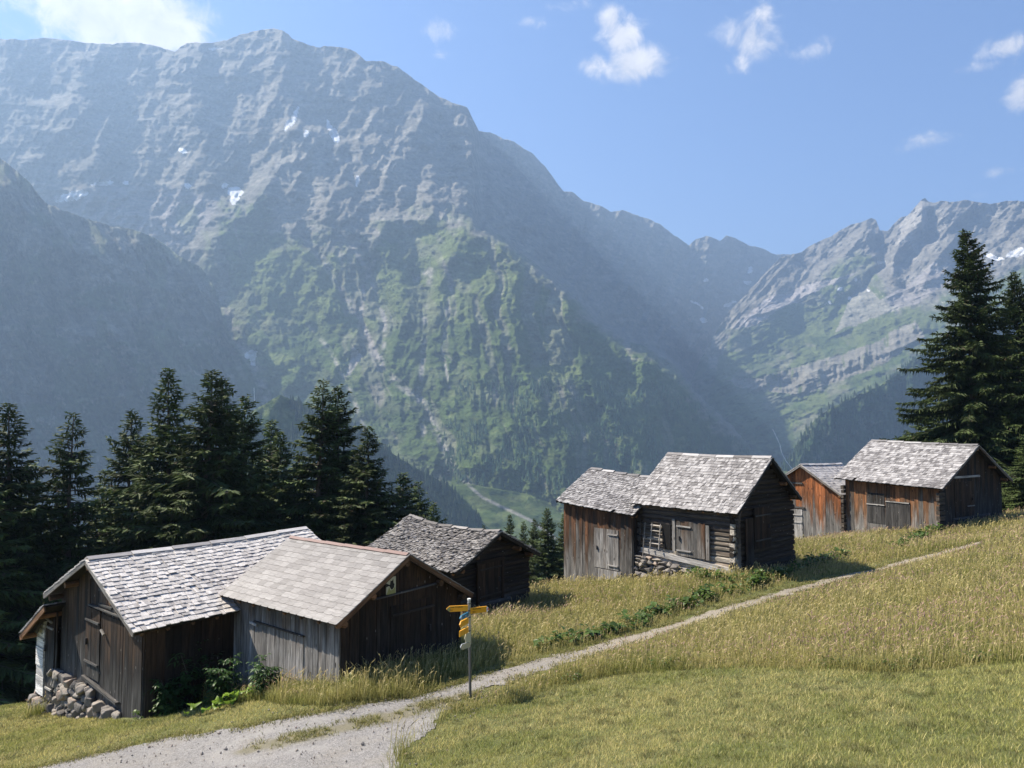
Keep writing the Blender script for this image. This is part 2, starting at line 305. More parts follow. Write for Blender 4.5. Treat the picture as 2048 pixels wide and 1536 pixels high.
MED = [tuple(hit(a, b)[:2]) for a, b in ((520, 1492), (640, 1468), (760, 1440), (860, 1412), (960, 1388))]
def median(x, y): return smooth(.42, .12, polydist(x, y, MED)[0]+(fbm(x*3, y*3, 3, 8)-.5)*.5)
med = median(Pg[:, 0], Pg[:, 1])
rut = sum(np.exp(-((polydist(Pg[:, 0], Pg[:, 1], MED)[0]-c_)/.16)**2)*.6*smooth(.3, .6, fbm(Pg[:, 0]*2, Pg[:, 1]*2, 3, 12)) for c_ in (.7,))
mm = Mat('gravel'); o = mm.n('ShaderNodeTexCoord').outputs['Object']; v = mm.n('ShaderNodeTexVoronoi', {'Vector': o, 'Scale': 62.}); n = mm.noise(o, 1.3, 5.); n5 = mm.noise(o, 60., 3.); n6 = mm.noise(o, 9., 4., .7)
cv = mm.ramp(mm.n('ShaderNodeSeparateColor', {0: v.outputs['Color']}).outputs[0], [(.0, (.20, .19, .178)), (.5, (.29, .278, .262)), (1., (.40, .385, .365))])
cv = mm.mix(mm.rng(n, .45, .65, 0, .45), cv, (.33, .30, .25)); cv = mm.mix(mm.rng(n6, .45, .7, 0, .5), cv, (.16, .155, .15)); yy = mm.n('ShaderNodeSeparateXYZ', {0: o}).outputs[1]; cv = mm.mix(mm.rng(yy, 15.5, 20, 0, .7), cv, (.34, .29, .21)); cv = mm.mix(mm.math('MULTIPLY', mm.attr('med'), .75), cv, (.20, .18, .10))
cv = mm.mix(mm.attr('rut'), cv, (.37, .355, .33)); mm.col(cv); mm.bump(mm.math('ADD', mm.math('MULTIPLY', v.outputs['Distance'], -1.), n5), .02, 1.)
link('gravel_path', np_mesh('gravel_path', np.column_stack([Pg, zg]), remap[Fg], [mm.m], {'med': ('FLOAT', 'POINT', med), 'rut': ('FLOAT', 'POINT', rut)}, True))['kind'] = 'structure'

# ------------------------------------------------------------------ huts
def stones(mb_name, parent, segs, seed, smin=.13, smax=.34):
    """dry stone: irregular blocks packed along a wall face; segs = (origin, dir, width, zbottom fn, ztop fn, outward)"""
    r = np.random.default_rng(seed); Vs, Fs, T, n0 = [], [], [], 0
    import bmesh
    shapes = []
    for _ in range(14):
        bm = bmesh.new(); q = r.uniform(-1, 1, (16, 3)); q /= (np.abs(q)**3.5).sum(1)[:, None]**(1/3.5); [bm.verts.new(v) for v in q]; h_ = bmesh.ops.convex_hull(bm, input=bm.verts)
        bmesh.ops.bevel(bm, geom=list(bm.edges), offset=.07, segments=1, affect='EDGES'); bmesh.ops.triangulate(bm, faces=bm.faces); bm.verts.index_update(); shapes.append((np.array([v.co[:] for v in bm.verts]), np.array([[v.index for v in f.verts] for f in bm.faces]))); bm.free()
    for (O, e, Wd, zb, zt, out) in segs:
        O = np.array(O, float); e = np.array(e, float); out = np.array(out, float); z = -9.
        zlo = min(zb(0), zb(Wd)); z = zlo
        while z < max(zt(0), zt(Wd)):
            h = r.uniform(smin, smax)*.72; x = r.uniform(-.1, 0)
            while x < Wd:
                w = r.uniform(smin, smax)*1.25
                if zt(x+w/2)+.05 > z+h*.6 and z+h > zb(x+w/2)-.1:
                    bv, bf = shapes[r.integers(14)]; q = bv*r.choice([-1, 1]); a = r.uniform(-.25, .25); R = np.array([[math.cos(a), 0, math.sin(a)], [0, 1, 0], [-math.sin(a), 0, math.cos(a)]]); q = (q*np.array([w*.56, r.uniform(.12, .2), h*.58]))@R
                    c = O+e*(x+w/2)+out*r.uniform(-.05, .06)+np.array([0, 0, z+h/2+r.uniform(-.03, .03)])
                    Vs.append(c+np.outer(q[:, 0], e)+np.outer(q[:, 1], out)+np.outer(q[:, 2], [0, 0, 1])); Fs.append(bf+n0); n0 += len(bv); T.append(np.full(len(bv), r.random()))
                x += w*.96
            z += h*.93
    return link(mb_name, np_mesh(mb_name, np.vstack(Vs), [np.vstack(Fs)], [M['stone']], {'tone': ('FLOAT', 'POINT', np.concatenate(T))}), parent)

def hut(name, label, k, R, yaw, L, wn, wf, pt, tl, zb, cat='hut', roof='sh_grey', ex=.2, sw=.14, og=.3, oe=.42, curl=.012, rag=.03, skip=.01, sag=.04, wallmat='warm', gable='dark', logs_near=False, logs_gable=False, verge='beam', flat=False, thk=1., bw=.19):
    """R: ridge end nearest the camera; local x runs back along the ridge, y towards the near eave side"""
    R = np.array(R)*k; L, wn, wf = L*k, wn*k, wf*k; yaw = math.radians(yaw); d = np.array([math.sin(yaw), math.cos(yaw), 0]); n = np.array([-d[1], d[0], 0]); flip = n[1] > 0
    # keep a right-handed frame: x = along ridge, y = left of it; s = +1/-1 says on which y side the near eave is
    s = -1. if flip else 1.
    root = empty(name, (R[0], R[1], zb), math.atan2(d[1], d[0])); tag(root, label, cat, 'old alpine huts on the slope')
    zr = R[2]-zb; tp = math.tan(math.radians(pt)); H = dict(root=root, L=L, wn=wn, wf=wf, s=s, zr=zr, tp=tp, og=og, oe=oe, tl=tl)
    X = np.array([1., 0, 0]); Yn = np.array([0, s, 0]); Z = np.array([0, 0, 1.])
    def rz(x, w): return zr+tl*x-abs(w)*tp
    H['rz'] = rz
    def warp(V):
        V = V.copy(); x = V[:, 0]; top = np.clip((V[:, 2]-(zr-wn*tp-.3))/1., 0, 1)
        V[:, 2] -= top*(sag*np.sin(np.clip(x/L, 0, 1)*math.pi)+sag*.8*(fbm(x*.9+3, V[:, 1]*.9, 2, hash(name) % 97 if False else len(name)*7)-.5)); return V
    # --- roof
    deck = MB(); sh = MB()
    for side, wd in ((1, wn), (-1, wf)):
        ln = wd/math.cos(math.radians(pt)); q = np.array([0, s*side*math.cos(math.radians(pt)), -math.sin(math.radians(pt))]); nm = np.array([0, s*side*math.sin(math.radians(pt)), math.cos(math.radians(pt))])
        def P(x, a, h): return np.array([x, 0, zr+tl*x])+q*a+nm*h
        nseg = 8
        for i in range(nseg):
            xa, xb = L*i/nseg, L*(i+1)/nseg
            deck.hexa([P(xa, 0, -.07), P(xb, 0, -.07), P(xb, ln-.03, -.07), P(xa, ln-.03, -.07), P(xa, 0, -.03), P(xb, 0, -.03), P(xb, ln-.03, -.03), P(xa, ln-.03, -.03)], 1, tone=.3)
        rows = int(round(ln/ex)); e_ = ln/rows
        for r_ in range(rows):
            bot = ln-r_*e_+(.03 if r_ == 0 else 0); x = -.03+(rng.uniform(-sw, 0) if not flat else (-(r_ % 2)*sw/2)); rowt = rng.uniform(-.12, .12)
            while x < L+.02:
                w = sw*(rng.uniform(.55, 1.45) if not flat else 1.); xa, xb = max(x, -.04), min(x+w-(.006 if not flat else .004), L+.04); x += w
                if xb-xa < .03 or rng.random() < skip: continue
                top = max(bot-e_*2.2, -.02); j = 0 if flat else rng.uniform(-rag, rag); b = bot+j; th = .014 if flat else rng.uniform(.016, .03)*thk
                h0 = .006; h1 = (.022 if flat else .036*thk)+(0 if flat else (abs(rng.normal(0, curl)))); sk = 0 if flat else rng.uniform(-.012, .012); tn = float(np.clip(rng.random()*.85+rowt+.08, 0, 1)) if not flat else rng.random()
                if flat:
                    c = .035; pts = [P(xa, top, h0+th), P(xa, b-c, h1+th), P(xa+c*.35, b-c*.3, h1+th), P(xa+c*1.1, b, h1+th), P(xb-c*1.1, b, h1+th), P(xb-c*.35, b-c*.3, h1+th), P(xb, b-c, h1+th), P(xb, top, h0+th)]
                    lo = [p-nm*th*1.3 for p in pts]; base = sh.n; m_ = len(pts); sh.V.append(np.vstack([pts, lo])); g = np.vstack([pts, lo])+rng.uniform(0, 30, 3); sh.g.append(g); sh.t += [tn]*(2*m_); sh.w.append(np.full(2*m_, .5)); sh.n += 2*m_
                    sh.F[1].append(('n', [base+i for i in range(m_)][::(1 if s*side < 0 else -1)])); 
                    for i in range(m_-1): sh.F[0].append(np.array([[base+i, base+i+1, base+m_+i+1, base+m_+i]]))
                else:
                    tw = rng.normal(0, curl*.5)
                    sh.hexa([P(xa, top, h0-th*.5), P(xb, top, h0-th*.5), P(xb+sk, b, h1), P(xa+sk, b+rng.uniform(-.01, .01), h1), P(xa, top, h0+th*.5), P(xb, top, h0+th*.5), P(xb+sk, b, h1+th+tw), P(xa+sk, b, h1+th-tw)], 1, tone=tn)
    rf = sh.build('roof', M[roof], root, warp); dk = deck.build('roof_deck', M['dark'], rf, warp)
    # ridge board, verge boards, rafter tails
    rb = MB()
    for i in range(6):
        xa, xb = L*i/6+rng.uniform(0, .02), L*(i+1)/6
        for side in (1, -1):
            q = np.array([0, s*side*math.cos(math.radians(pt)), -math.sin(math.radians(pt))]); c = np.array([(xa+xb)/2, 0, zr+tl*(xa+xb)/2])+q*(.05 if flat else .07)+Z*((.045 if flat else .062)+.01*(side > 0)); nm = np.array([0, s*side*math.sin(math.radians(pt)), math.cos(math.radians(pt))])
            rb.box(c, X, q, nm, xb-xa, .10 if flat else .15, .012 if flat else .02, 0)
    rb.build('ridge_board', M['red'] if flat else M[roof], rf, warp)
    for side, wd in ((1, wn), (-1, wf)):
        for xx in (-.015, L+.015):
            vb = MB()
            q = np.array([0, s*side*math.cos(math.radians(pt)), -math.sin(math.radians(pt))]); nm = np.array([0, s*side*math.sin(math.radians(pt)), math.cos(math.radians(pt))]); ln = wd/math.cos(math.radians(pt))
            vb.box(np.array([xx, 0, zr+tl*xx])+q*ln/2-nm*.07+nm*.03, q, X, nm, ln, .03, .12, 0)
            vb.build('verge_board', M[verge], rf, warp)
    for w in (0.02, wn*.5, wn-oe+.02, -wf*.5, -(wf-oe)+.02):
        for xx in ((.02, og+.3), (L-og-.3, L-.02)): pb = MB(); pb.prism([xx[0], s*w, rz(xx[0], w)-.19], [xx[1], s*w, rz(xx[1], w)-.19], .075, .08, 7); pb.build('purlin', M['beam'], root)
    nra = int(L/.62)
    for i in range(nra):
        xx = og*.5+(L-og)*i/nra
        pb = MB(); pb.prism([xx, s*(wn-.06), rz(xx, wn-.06)-.12], [xx, s*(wn-.7), rz(xx, wn-.7)-.12], .045, .05, 6); pb.build('rafter', M['beam'], root)
    # --- walls
    def board_wall(O, e, out, width, ztop, mat, nm, zbot=lambda t: -1.6, th=.028, bwid=bw, x_from=0, tone=None, par=root, wtop=None):
        b = MB(); t = x_from; O = np.array(O, float)
        while t < width:
            w = min(bwid*rng.uniform(.7, 1.3), width-t); 
            if width-t-w < .06: w = width-t
            o = rng.uniform(0, .014); a, c = t+.004, t+w-.004; z0 = zbot(t+w/2)+rng.uniform(-.02, .02); za, zc = ztop(a), ztop(c); th2 = th+o
            pa, pc = O+e*a, O+e*c
            wz = wtop or max(za, zc); f = lambda z: np.clip((z)/max(wz, .5), -1, 1.2)
            if min(za, zc) > z0+.03: b.hexa([pa+Z*z0, pc+Z*z0, pc+Z*z0+out*th2, pa+Z*z0+out*th2, pa+Z*za, pc+Z*zc, pc+Z*zc+out*th2, pa+Z*za+out*th2], 2, wx=[f(z0)]*4+[f(za)]*4, tone=tone)
            t += w
        return b.build(nm, M[mat], par)
    def log_wall(O, e, out, width, ztop, mat, nm, lh=.2, ends=.22, par=root):
        b = MB(); z = -1.; O = np.array(O, float); zm = max(ztop(0), ztop(width), ztop(width/2)); i = 0
        while z < zm-.02:
            h = lh*rng.uniform(.85, 1.15); a, c = 0., width
            ok = [t for t in np.linspace(0, width, 60) if ztop(t) > z+h*.7]
            if not ok: break
            gab = ok[0] > .02 or ok[-1] < width-.02; a, c = (ok[0], ok[-1]) if gab else (-ends*rng.uniform(.7, 1.1), width+ends*rng.uniform(.7, 1.1))
            if c-a > .2:
                o1, o2, g_ = rng.uniform(.05, .1), rng.uniform(.05, .1), .014; A_, B_ = O+e*a+Z*(z+g_), O+e*c+Z*(z+g_+rng.uniform(-.01, .01)); hh = h-g_*1.2
                b.hexa([A_-out*.08, B_-out*.08, B_+out*(o2-.03), A_+out*(o1-.03), A_-out*.08+Z*hh, B_-out*.08+Z*hh, B_+out*(o2-.03)+Z*hh, A_+out*(o1-.03)+Z*hh], 0, wx=float(np.clip(z/1.7, 0, 1.1)))
                b.hexa([A_+out*(o1-.031)+Z*.02, B_+out*(o2-.031)+Z*.02, B_+out*o2+Z*.045, A_+out*o1+Z*.045, A_+out*(o1-.031)+Z*(hh-.015), B_+out*(o2-.031)+Z*(hh-.015), B_+out*o2+Z*(hh-.04), A_+out*o1+Z*(hh-.04)], 0, wx=float(np.clip(z/1.7, 0, 1.1)), tone=s_last(b))
            z += h; i += 1
        return b.build(nm, M[mat], par)
    H.update(board_wall=board_wall, log_wall=log_wall)
    # inner shell so no light leaks between boards
    sb = MB(); w1, w2 = wn-oe-.03, wf-oe-.03; xa, xb = og+.03, L-og-.03
    for (xq) in (xa, xb):
        sb.poly([[xq, s*w1, -1.6], [xq, s*w1, rz(xq, w1)-.1], [xq, 0, rz(xq, 0)-.1], [xq, -s*w2, rz(xq, w2)-.1], [xq, -s*w2, -1.6]], .2)
    for wq in (w1, -w2): sb.poly([[xa, s*wq, -1.6], [xb, s*wq, -1.6], [xb, s*wq, rz(xb, wq)-.1], [xa, s*wq, rz(xa, wq)-.1]], .2)
    sb.build('light_blocking_shell', M['black'], root)
    nO = np.array([og, s*(wn-oe), 0.]); fO = np.array([og, -s*(wf-oe), 0.]); Wl = L-2*og
    nt_ = lambda t: rz(og+t, wn-oe)-.08; ft = lambda t: rz(og+t, wf-oe)-.08
    H['near'] = dict(O=nO, e=X, out=Yn, W=Wl, zt=nt_)
    gw = (wn-oe)+(wf-oe); gO = np.array([og, s*(wn-oe), 0.]); ge = -Yn
    gt = lambda t: rz(og, (wn-oe)-t)-.08
    H['gab'] = dict(O=gO, e=ge, out=-X, W=gw, zt=gt)
    if logs_near: log_wall(nO, X, Yn, Wl, nt_, 'log' if logs_near is True else logs_near, 'log_wall')
    else: board_wall(nO, X, Yn, Wl, nt_, wallmat, 'board_wall', wtop=nt_(0))
    if logs_gable: log_wall(gO, ge, -X, gw, gt, logs_gable, 'log_wall')
    else: board_wall(gO, ge, -X, gw, gt, gable, 'gable_wall', wtop=gt(0))
    board_wall(fO, X, -Yn, Wl, ft, 'dark', 'board_wall'); board_wall(np.array([L-og, s*(wn-oe), 0.]), ge, X, gw, lambda t: rz(L-og, (wn-oe)-t)-.08, 'dark', 'gable_wall')
    return H
def panel(H, face, t0, t1, z0, z1, mat, name='door', battens=(.2, .8), off=.045, bw=.17, tone=None, bmat=None, blen=(0, 1), frame=False, z1b=None, handle=True, wtop=1.5):
    f = H[face]; e, out, O = f['e'], f['out'], np.array(f['O']); Z = np.array([0, 0, 1.]); b = MB(); t = t0; z1b = z1 if z1b is None else z1b
    zt = lambda q: min(z1+(z1b-z1)*(q-t0)/(t1-t0), f['zt'](q)-.12)
    while t < t1-.01:
        w = min(bw*rng.uniform(.75, 1.25), t1-t); w = t1-t if t1-t-w < .05 else w; a, c = t+.004, t+w-.004; o2 = off+rng.uniform(0, .008); P = [O+e*a, O+e*c]
        b.hexa([P[0]+Z*z0+out*(off-.035), P[1]+Z*z0+out*(off-.035), P[1]+Z*z0+out*o2, P[0]+Z*z0+out*o2, P[0]+Z*zt(a)+out*(off-.035), P[1]+Z*zt(c)+out*(off-.035), P[1]+Z*zt(c)+out*o2, P[0]+Z*zt(a)+out*o2], 2, wx=[z0/wtop]*4+[z1/wtop]*4, tone=tone); t += w
    d = b.build(name, M[mat], H['root'])
    for q in battens:
        ba = MB(); z = z0+(z1-z0)*q; a, c = t0+(t1-t0)*blen[0]+.03, t0+(t1-t0)*blen[1]-.03; ba.box(O+e*(a+c)/2+Z*z+out*(off+.03), e, out, Z, c-a, .035, .05, 0, wx=.1, tone=.7); ba.build('batten', M[bmat or 'grey'], d)
    if frame:
        fr = MB()
        for q in (t0-.06, t1+.06): fr.box(O+e*q+Z*(z0+z1)/2+out*(off+.01), Z, e, out, z1-z0+.15, .1, .07, 0, wx=1.)
        fr.box(O+e*(t0+t1)/2+Z*(z1+.07)+out*(off+.012), e, out, Z, t1-t0+.3, .07, .12, 0, wx=1.); fr.build('door_frame', M['warm'] if mat != 'dark' else M['dark'], d)
    if handle:
        hb = MB(); q = t0+(t1-t0)*.88; hb.box(O+e*q+Z*(z0+(z1-z0)*.5)+out*(off+.03), Z, e, out, .16, .04, .05, 0); hb.build('handle', M['iron'], d)
    return d
def stick(H, face, A, B, r, name, mat, off=.06, n=7):
    f = H[face]; p = lambda t, z: np.array(f['O'])+f['e']*t+np.array([0, 0, z])+f['out']*off; b = MB(); b.prism(p(*A), p(*B), r, r, n); return b.build(name, M[mat], H['root'])
def strip(H, face, A, B, wd, name, mat, off=.06, th=.03):
    f = H[face]; Z = np.array([0, 0, 1.]); p = lambda t, z: np.array(f['O'])+f['e']*t+Z*z+f['out']*off; a, b_ = p(*A), p(*B); u = (b_-a); L = np.linalg.norm(u); u = u/L; v = np.cross(f['out'], u)
    b = MB(); b.box((a+b_)/2, u, v, f['out'], L, wd, th, 0, tone=.9, wx=0.); return b.build(name, M[mat], H['root'])
def corner_logs(H, face, tpos, z0, z1, mat='log', ln=.22):
    """projecting ends of the cross logs, seen as a stack of rough ends at a corner"""
    f = H[face]; b = MB(); z = z0; Z = np.array([0, 0, 1.])
    while z < z1:
        h = rng.uniform(.17, .23); P = np.array(f['O'])+f['e']*tpos+Z*(z+h/2); b.box(P+f['out']*(ln*rng.uniform(.6, 1.1)-.2)/2, f['out'], f['e'], Z, ln*rng.uniform(.8, 1.1)+.2, h*rng.uniform(.7, .95), h*.9, 0, wx=.1); z += h*rng.uniform(1., 1.35)
    return b.build('log_ends', M[mat], H['root'])

# barn, front left
B1 = hut('shingle_barn', 'long dark board barn with bright silvered shingle roof and lean-to at the left edge', 1.0, (-10.62, 18.90, -3.40), 40.3, 6.41, 2.84, 2.78, 24.5, .014, -6.75, cat='barn', roof='sh_white', ex=.165, sw=.14, oe=.3, og=.38, curl=.004, thk=.9,  rag=.03, skip=.015, wallmat='dark', gable='barn', verge='grey', sag=.05)
# lean-to on the far side of the gable
def leanto(H):
    s, rz, og = H['s'], H['rz'], H['og']; root = H['root']; wE = -(H['wf']-H['oe']); xf = og-.12
    sh = MB(); dk = MB(); w0, w1 = wE+.25, wE-1.55; z0, z1 = rz(0, abs(w0))-.42, 0; sl_ = math.tan(math.radians(31)); z1 = z0-abs(w1-w0)*sl_
    q = np.array([0, s*(w1-w0), z1-z0]); ln = np.linalg.norm(q); q /= ln; nm = np.cross([1, 0, 0], q); nm = nm if nm[2] > 0 else -nm; P = lambda x, a, h: np.array([x, s*w0, z0])+q*a+nm*h
    xa0, xb0 = xf-.45, xf+3.2
    dk.hexa([P(xa0, 0, -.06), P(xb0, 0, -.06), P(xb0, ln, -.06), P(xa0, ln, -.06), P(xa0, 0, -.01), P(xb0, 0, -.01), P(xb0, ln, -.01), P(xa0, ln, -.01)], 1)
    for r_ in range(int(ln/.14)):
        bot = ln-r_*.14; x = xa0
        while x < xb0:
            w = .13*rng.uniform(.6, 1.4); j = rng.uniform(-.03, .03); h1 = .035+abs(rng.normal(0, .014)); th = .022; top = max(bot-.3, -.02)
            sh.hexa([P(x, top, 0), P(x+w-.006, top, 0), P(x+w-.006, bot+j, h1), P(x, bot+j, h1), P(x, top, th), P(x+w-.006, top, th), P(x+w-.006, bot+j, h1+th), P(x, bot+j, h1+th)], 1); x += w
    r = sh.build('lean_to_roof', M['sh_grey'], root); dk.build('roof_deck', M['dark'], r)
    zt = lambda w: z0-abs(w-w0)*sl_-.1
    O = np.array([xf, s*(wE+.02), 0.]); e = np.array([0, -s, 0]); wd = abs(w1-wE)-.28
    H['lean'] = dict(O=O, e=e, out=np.array([-1., 0, 0]), W=wd, zt=lambda t: zt(wE-t))
    H['board_wall'](O, e, np.array([-1., 0, 0]), wd, lambda t: zt(wE-t), 'barn', 'lean_to_wall', wtop=1.6)
    H['board_wall'](O+e*wd, np.array([1., 0, 0]), e, 2.8, lambda t: zt(wE-wd), 'dark', 'lean_to_wall')
    b = MB(); b.prism(P(xa0, ln-.16, -.13), P(xb0, ln-.16, -.13), .07, .07); b.prism(P(xa0+.05, .5, -.13), P(xb0, .5, -.13), .06, .06); b.box((P(xa0+.02, 0, -.1)+P(xa0+.02, ln, -.1))/2, q, [1, 0, 0], nm, ln, .04, .13, 0); b.build('rafter', M['beam'], root)
leanto(B1)
g = B1['gab']; gw = g['W']
panel(B1, 'gab', .05, 1.05, -.3, 2.02, 'barn', name='board_cladding', battens=(), handle=False, off=.05)
panel(B1, 'gab', 1.08, 2.35, .1, 2.0, 'barn', name='board_cladding', battens=(), handle=False, off=.05)
panel(B1, 'gab', 2.37, 3.25, .32, 2.05, 'barn', name='barn_door', battens=(.22, .82), off=.07, bmat='barn')
panel(B1, 'gab', .75, 2.45, 2.16, 2.95, 'warm', name='loft_door', battens=(.1, .55), off=.07, z1b=3.05, blen=(.5, 1), handle=False, wtop=4., bmat='barn')
strip(B1, 'gab', (.1, 2.13), (3.0, 2.13), .04, 'ledge_board', 'barn', .1, .06); strip(B1, 'gab', (1.2, .08), (3.3, .28), .055, 'sill_beam', 'barn', .09, .1)
stick(B1, 'gab', (2.0, 1.55), (2.18, 1.64), .035, 'latch_peg', 'pale', .12)
L1 = B1['lean']
panel(B1, 'lean', .06, .72, -.8, 1.92, 'barn', name='side_door', battens=(.12, .72), off=.06, blen=(.05, .8)); stick(B1, 'lean', (.1, 1.35), (.55, 1.42), .035, 'latch_bar', 'pale', .13)
b = MB(); z = -.78
while z < 1.1:
    h = .26; o_ = rng.uniform(.08, .12); b.box(np.array(L1['O'])+L1['e']*(.74+L1['W'])/2+np.array([-.03, 0, z+h/2]), L1['e'], [1, 0, 0], [0, 0, 1], L1['W']-.72, o_*1.4, h-.02, 0, wx=.5); z += h
b.build('bleached_log_wall', M['whitelog'], B1['root'])
b = MB(); c = np.array(L1['O'])+L1['e']*1.02+np.array([-.2, 0, 1.18]); b.prism(c, c+np.array([-.05, 0, 0]), .27, .2, 16); o_ = b.build('iron_pan', M['iron'], B1['root']); 
Z0 = lambda t: -1.7
stones('stone_foundation', B1['root'], [(np.array(g['O'])+np.array([-.12, 0, 0]), g['e'], gw, Z0, lambda t: interp(t, [(0, -.35), (.9, -.25), (1.1, -.1), (2.4, -.05), (3.3, .08), (9, .1)]), g['out']),
       (np.array(L1['O'])+np.array([-.12, 0, 0]), L1['e'], L1['W']+.1, Z0, lambda t: interp(t, [(0, -.85), (9, -.8)]), L1['out']),
       (np.array(L1['O'])+L1['e']*(L1['W']+.1)+np.array([-.1, 0, 0]), np.array([1., 0, 0]), 2., Z0, lambda t: -.8, L1['e'])], 3)

B2 = hut('fibre_tiled_shed', 'grey board shed with smooth pale scalloped tiles and a red ridge strip', 1.0, (-2.40, 17.70, -3.07), -50., 4.78, 2.04, 2.17, 30.4, -.014, -5.75, cat='shed', roof='sh_flat', ex=.18, sw=.29, skip=0, oe=.26, og=.2, flat=True, wallmat='grey', gable='dark', verge='beam', sag=.01, bw=.16)
panel(B2, 'near', 1.3, 3.1, -.1, .92, 'grey', name='hatch_door', battens=(), off=.045, handle=False, wtop=1.6)
strip(B2, 'near', (1.25, .94), (3.3, .94), .03, 'door_rail', 'dark', .07, .05); strip(B2, 'near', (3.2, .86), (3.5, .88), .05, 'latch_board', 'grey', .07)
panel(B2, 'gab', 1.35, 2.75, .1, 1.55, 'dark', name='door', battens=(.1, .85), off=.05, bmat='dark'); strip(B2, 'gab', (.85, 1.8), (2.9, 1.84), .04, 'ledge_board', 'barn', .06, .06)
# painted panel in the gable
f = B2['gab']; Zv = np.array([0, 0, 1.]); pO = np.array(f['O'])+f['e']*1.34+f['out']*.07
b = MB(); b.box(pO+Zv*2.03, f['e'], f['out'], Zv, .28, .02, .38, 0, tone=.5); sg = b.build('painted_panel', M['cream'], B2['root'])
def flatshape(pts, O, e, out, name, mat, par, off=.013):
    b = MB(); P = [np.array(O)+e*u+Zv*v+out*off for u, v in pts]; Q = [p-out*.004 for p in P]; b.poly(P); b.poly(Q[::-1])
    return b.build(name, M[mat], par)
flatshape([(-.15, .07), (-.04, .02), (-.02, .12), (.02, .1), (.06, .15), (.07, .05), (.1, .02), (.08, -.06), (.02, -.1), (-.02, -.06), (-.06, .0), (-.15, -.02)], pO+Zv*2.03, f['e'], f['out'], 'black_motif', 'ink', sg)
flatshape([(-.14, -.19), (-.06, -.03), (-.02, -.11), (.05, -.1), (.12, -.04), (.13, -.19)], pO+Zv*2.03, f['e'], f['out'], 'green_motif', 'lime', sg, .0125)

B3 = hut('wavy_roof_hut', 'dark log hut with ragged wavy shingle roof behind the fibre tiled shed', 1.0, (-.39, 26.5, -3.82), -51.1, 4.59, 2.30, 2.27, 24.9, .046, -6.75, roof='sh_old', ex=.12, sw=.085, oe=.42, og=.4, curl=.022, rag=.05, skip=.03, sag=.16, wallmat='dark', gable='dark', logs_gable='darklog', verge='dark')
panel(B3, 'gab', 1.0, 2.2, .65, 1.9, 'dark', name='door', battens=(.12, .85), off=.16, frame=True, bmat='dark'); strip(B3, 'gab', (.95, .55), (2.7, .5), .12, 'sill_beam', 'barn', .15, .08)
b = MB(); r_ = B3; P = np.array([r_['og'], -r_['s']*(r_['wf']-r_['oe']), 1.05]); b.prism(P+np.array([.3, 0, 0]), P+np.array([.3, -r_['s']*.75, -.02]), .05, .045); b.build('eave_pole', M['darklog'], r_['root'])

H4 = hut('log_hut', 'log hut with a plank double door over a stone footing, beside the narrow plank hut', .94, (10.70, 31.0, -1.43), -42.3, 5.19, 2.76, 2.45, 36.9, .003, -5.75, roof='sh_grey', ex=.17, sw=.13, oe=.36, og=.32, curl=.005, thk=.8, wallmat='dark', logs_near=True, logs_gable='darklog', verge='barn', sag=.03)
n4 = H4['near']; W4 = n4['W']
panel(H4, 'near', 1.15, 2.45, .62, 1.95, 'warm', name='plank_door', battens=(.15, .85), off=.17, blen=(.45, 1), bmat='grey', wtop=3.2, frame=False)
strip(H4, 'near', (2.56, .75), (2.56, 2.0), .13, 'door_post', 'warm', .16, .07); strip(H4, 'near', (1.03, .6), (1.03, 1.9), .14, 'door_post', 'warm', .16, .07)
strip(H4, 'near', (-.1, .32), (W4, .62), .2, 'sill_beam', 'grey', .14, .1)
b = MB(); P = lambda t, z, o=.14: np.array(n4['O'])+n4['e']*t+n4['out']*o+Zv*z
b.hexa([P(2.75, .78, .06), P(3.15, .78, .06), P(3.15, .78, .125), P(2.75, .78, .125), P(2.75, 1.75, .06), P(3.15, 1.75, .06), P(3.15, 1.75, .125), P(2.75, 1.75, .125)]); b.build('painted_dark_opening', M['black'], H4['root'])  # solid black block: the shade inside the opening is painted, no hole is cut
b = MB()
for t in (3.2, 3.62): b.prism(P(t, .75, .3), P(t, 1.75, .16), .025, .02, 6)
for z in (.95, 1.2, 1.45, 1.66): b.prism(P(3.15, z, .28-(z-.75)*.14), P(3.68, z, .28-(z-.75)*.14), .02, .02, 6)
lad = b.build('ladder', M['pale'], None); lad.location = H4['root'].location; lad.rotation_euler = H4['root'].rotation_euler; tag(lad, 'short pale wooden ladder leaning on the log wall left of the plank double door', 'ladder')
b = MB(); b.prism(P(3.95, .1, .4), P(3.95, 1.75, .17), .022, .018, 6); pl_ = b.build('wooden_pole', M['pale'], None); pl_.location = lad.location; pl_.rotation_euler = lad.rotation_euler; tag(pl_, 'thin pale pole leaning on the log wall left of the ladder', 'pole')
stones('stone_footing', H4['root'], [(np.array(n4['O'])+n4['e']*.9+n4['out']*.22, n4['e'], W4-.5, lambda t: -.9, lambda t: interp(t, [(0, -.05), (1., .12), (2.4, .3), (3.2, .42), (9, .3)]), n4['out'])], 5, .16, .4)
corner_logs(H4, 'near', -.02, .0, 2.0); corner_logs(H4, 'near', W4+.02, .3, 2.1, 'darklog')
panel(H4, 'gab', .55, 1.1, -.2, 2.2, 'barn', name='board_cladding', battens=(), off=.15, handle=False); panel(H4, 'gab', 1.15, 2.35, 1.0, 2.55, 'dark', name='gable_door', battens=(.2, .8), off=.16, bmat='barn')
panel(H4, 'gab', -.06, .1, -.3, 1.75, 'grey', name='corner_board', battens=(), off=.2, handle=False)

